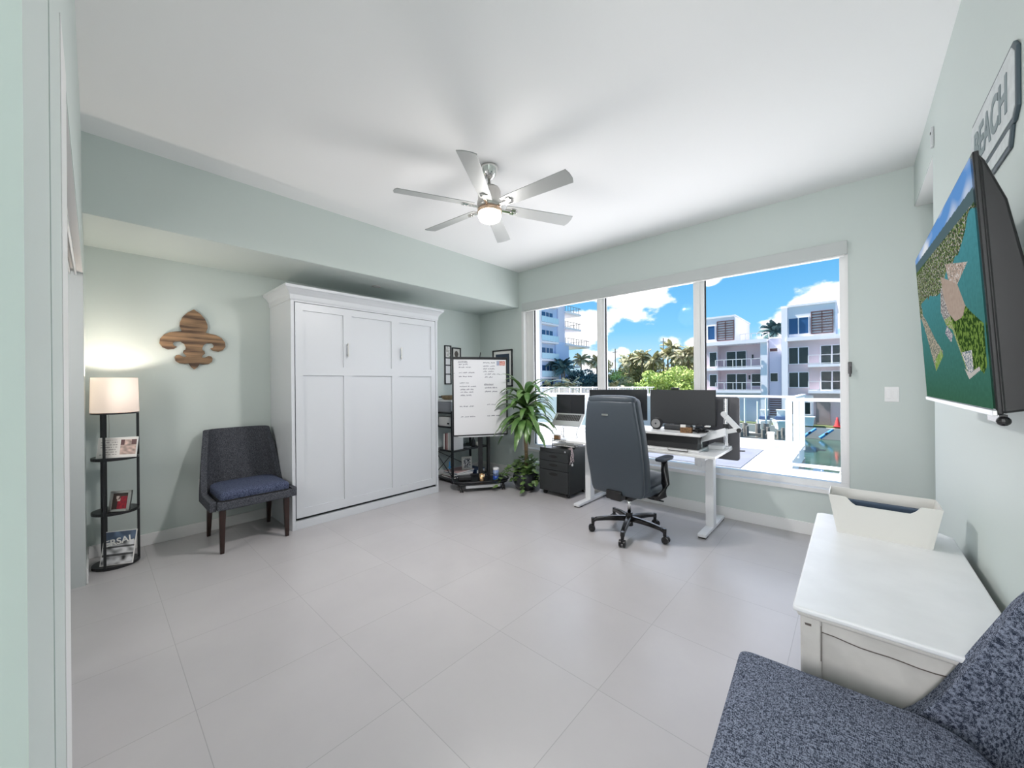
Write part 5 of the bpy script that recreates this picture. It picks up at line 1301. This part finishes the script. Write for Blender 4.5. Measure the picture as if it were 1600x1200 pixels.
for (d, r_, st) in blobs:
    v = Vector(d).normalized()
    sub = N('ShaderNodeVectorMath'); sub.operation = 'SUBTRACT'; sub.inputs[1].default_value = v; Lk(tc.outputs['Generated'], sub.inputs[0])
    scl = N('ShaderNodeVectorMath'); scl.operation = 'MULTIPLY'; scl.inputs[1].default_value = (1, 1, 1.7); Lk(sub.outputs[0], scl.inputs[0])
    ln = N('ShaderNodeVectorMath'); ln.operation = 'LENGTH'; Lk(scl.outputs[0], ln.inputs[0])
    q = Mt('SUBTRACT', 1.0, Mt('DIVIDE', ln.outputs['Value'], r_)); q = Mt('MULTIPLY', Mt('MAXIMUM', q, -1.0), st)
    acc = q if acc is None else Mt('MAXIMUM', acc, q)
cd = Mt('ADD', acc, Mt('MULTIPLY', Mt('SUBTRACT', nzn.outputs[0], .5), 1.9))
cm = N('ShaderNodeMapRange'); cm.interpolation_type = 'SMOOTHSTEP'; cm.inputs[1].default_value = .10; cm.inputs[2].default_value = .34; Lk(cd, cm.inputs[0])
rmp = N('ShaderNodeValToRGB'); el = rmp.color_ramp.elements
el[0].position = 0; el[0].color = (.66, .88, 1.0, 1); el[1].position = .6; el[1].color = (.10, .36, .80, 1)
e = rmp.color_ramp.elements.new(.13); e.color = (.23, .60, .93, 1); e = rmp.color_ramp.elements.new(.25); e.color = (.13, .46, .85, 1)
Lk(sep.outputs[2], rmp.inputs[0])
mx = N('ShaderNodeMix'); mx.data_type = 'RGBA'; mx.inputs[7].default_value = (1.3, 1.3, 1.32, 1)
Lk(cm.outputs[0], mx.inputs[0]); Lk(rmp.outputs[0], mx.inputs[6]); Lk(mx.outputs[2], bg.inputs[0]); bg.inputs[1].default_value = 1.0

# ------------------------------------------------------------------ lights
def light(kind, name, loc, e, col=(1, 1, 1), rot=None, size=None, size_y=None, radius=None, angle=None):
    l = bpy.data.lights.new(name, kind); l.energy = e; l.color = col
    if kind == 'AREA':
        l.shape = 'RECTANGLE'; l.size = size; l.size_y = size_y
    if radius is not None: l.shadow_soft_size = radius
    if angle: l.angle = angle
    o = bpy.data.objects.new(name, l); COL.objects.link(o); o.location = loc
    if rot: o.rotation_euler = rot
    return o
sd = Vector((-.62, -.11, .78)).normalized()
sun = light('SUN', 'sun', (0, 0, 30), 12.0, (1, .97, .92), angle=rad(.6)); sun.rotation_euler = sd.to_track_quat('Z', 'Y').to_euler()
fl_ = light('AREA', 'fan_lamp', (fx, fy, ZC-.43), 36, (1, .955, .95), size=.17, size_y=.17); fl_.data.shape = 'DISK'
light('POINT', 'fan_lamp_glow', (fx, fy, ZC-.56), 10, (1, .965, .955), radius=.15)
light('POINT', 'shelf_lamp_bulb', (lx, ly, 1.37), 16, (1, .87, .76), radius=.03)
light('AREA', 'hall_daylight', (-.12, -2.9, 1.7), 85, (1, .955, .965), rot=(rad(90), 0, 0), size=.9, size_y=2.4)  # added fill, standing unseen in the hall behind the camera
light('AREA', 'closet_light', (-2.98, -.74, 1.75), 14, (1, .95, .93), rot=(rad(96), 0, rad(12)), size=.45, size_y=.9)  # added unseen fill in the closet, lifts the dim left side
# added area light outside the picture window to brighten the room
light('AREA', 'window_daylight', (-1.8, YN+.30, 1.45), 37, (1, .965, 1), rot=(rad(-106), 0, 0), size=3.3, size_y=1.9)
S.view_settings.view_transform = 'Standard'; S.view_settings.look = 'None'; S.view_settings.exposure = .17; S.view_settings.gamma = 1
S.view_settings.use_curve_mapping = False
S.cycles.max_bounces = 10; S.cycles.diffuse_bounces = 6; S.cycles.transparent_max_bounces = 16; S.cycles.sample_clamp_indirect = 8
S.cycles.use_denoising = True
S.cycles.caustics_reflective = False; S.cycles.caustics_refractive = False
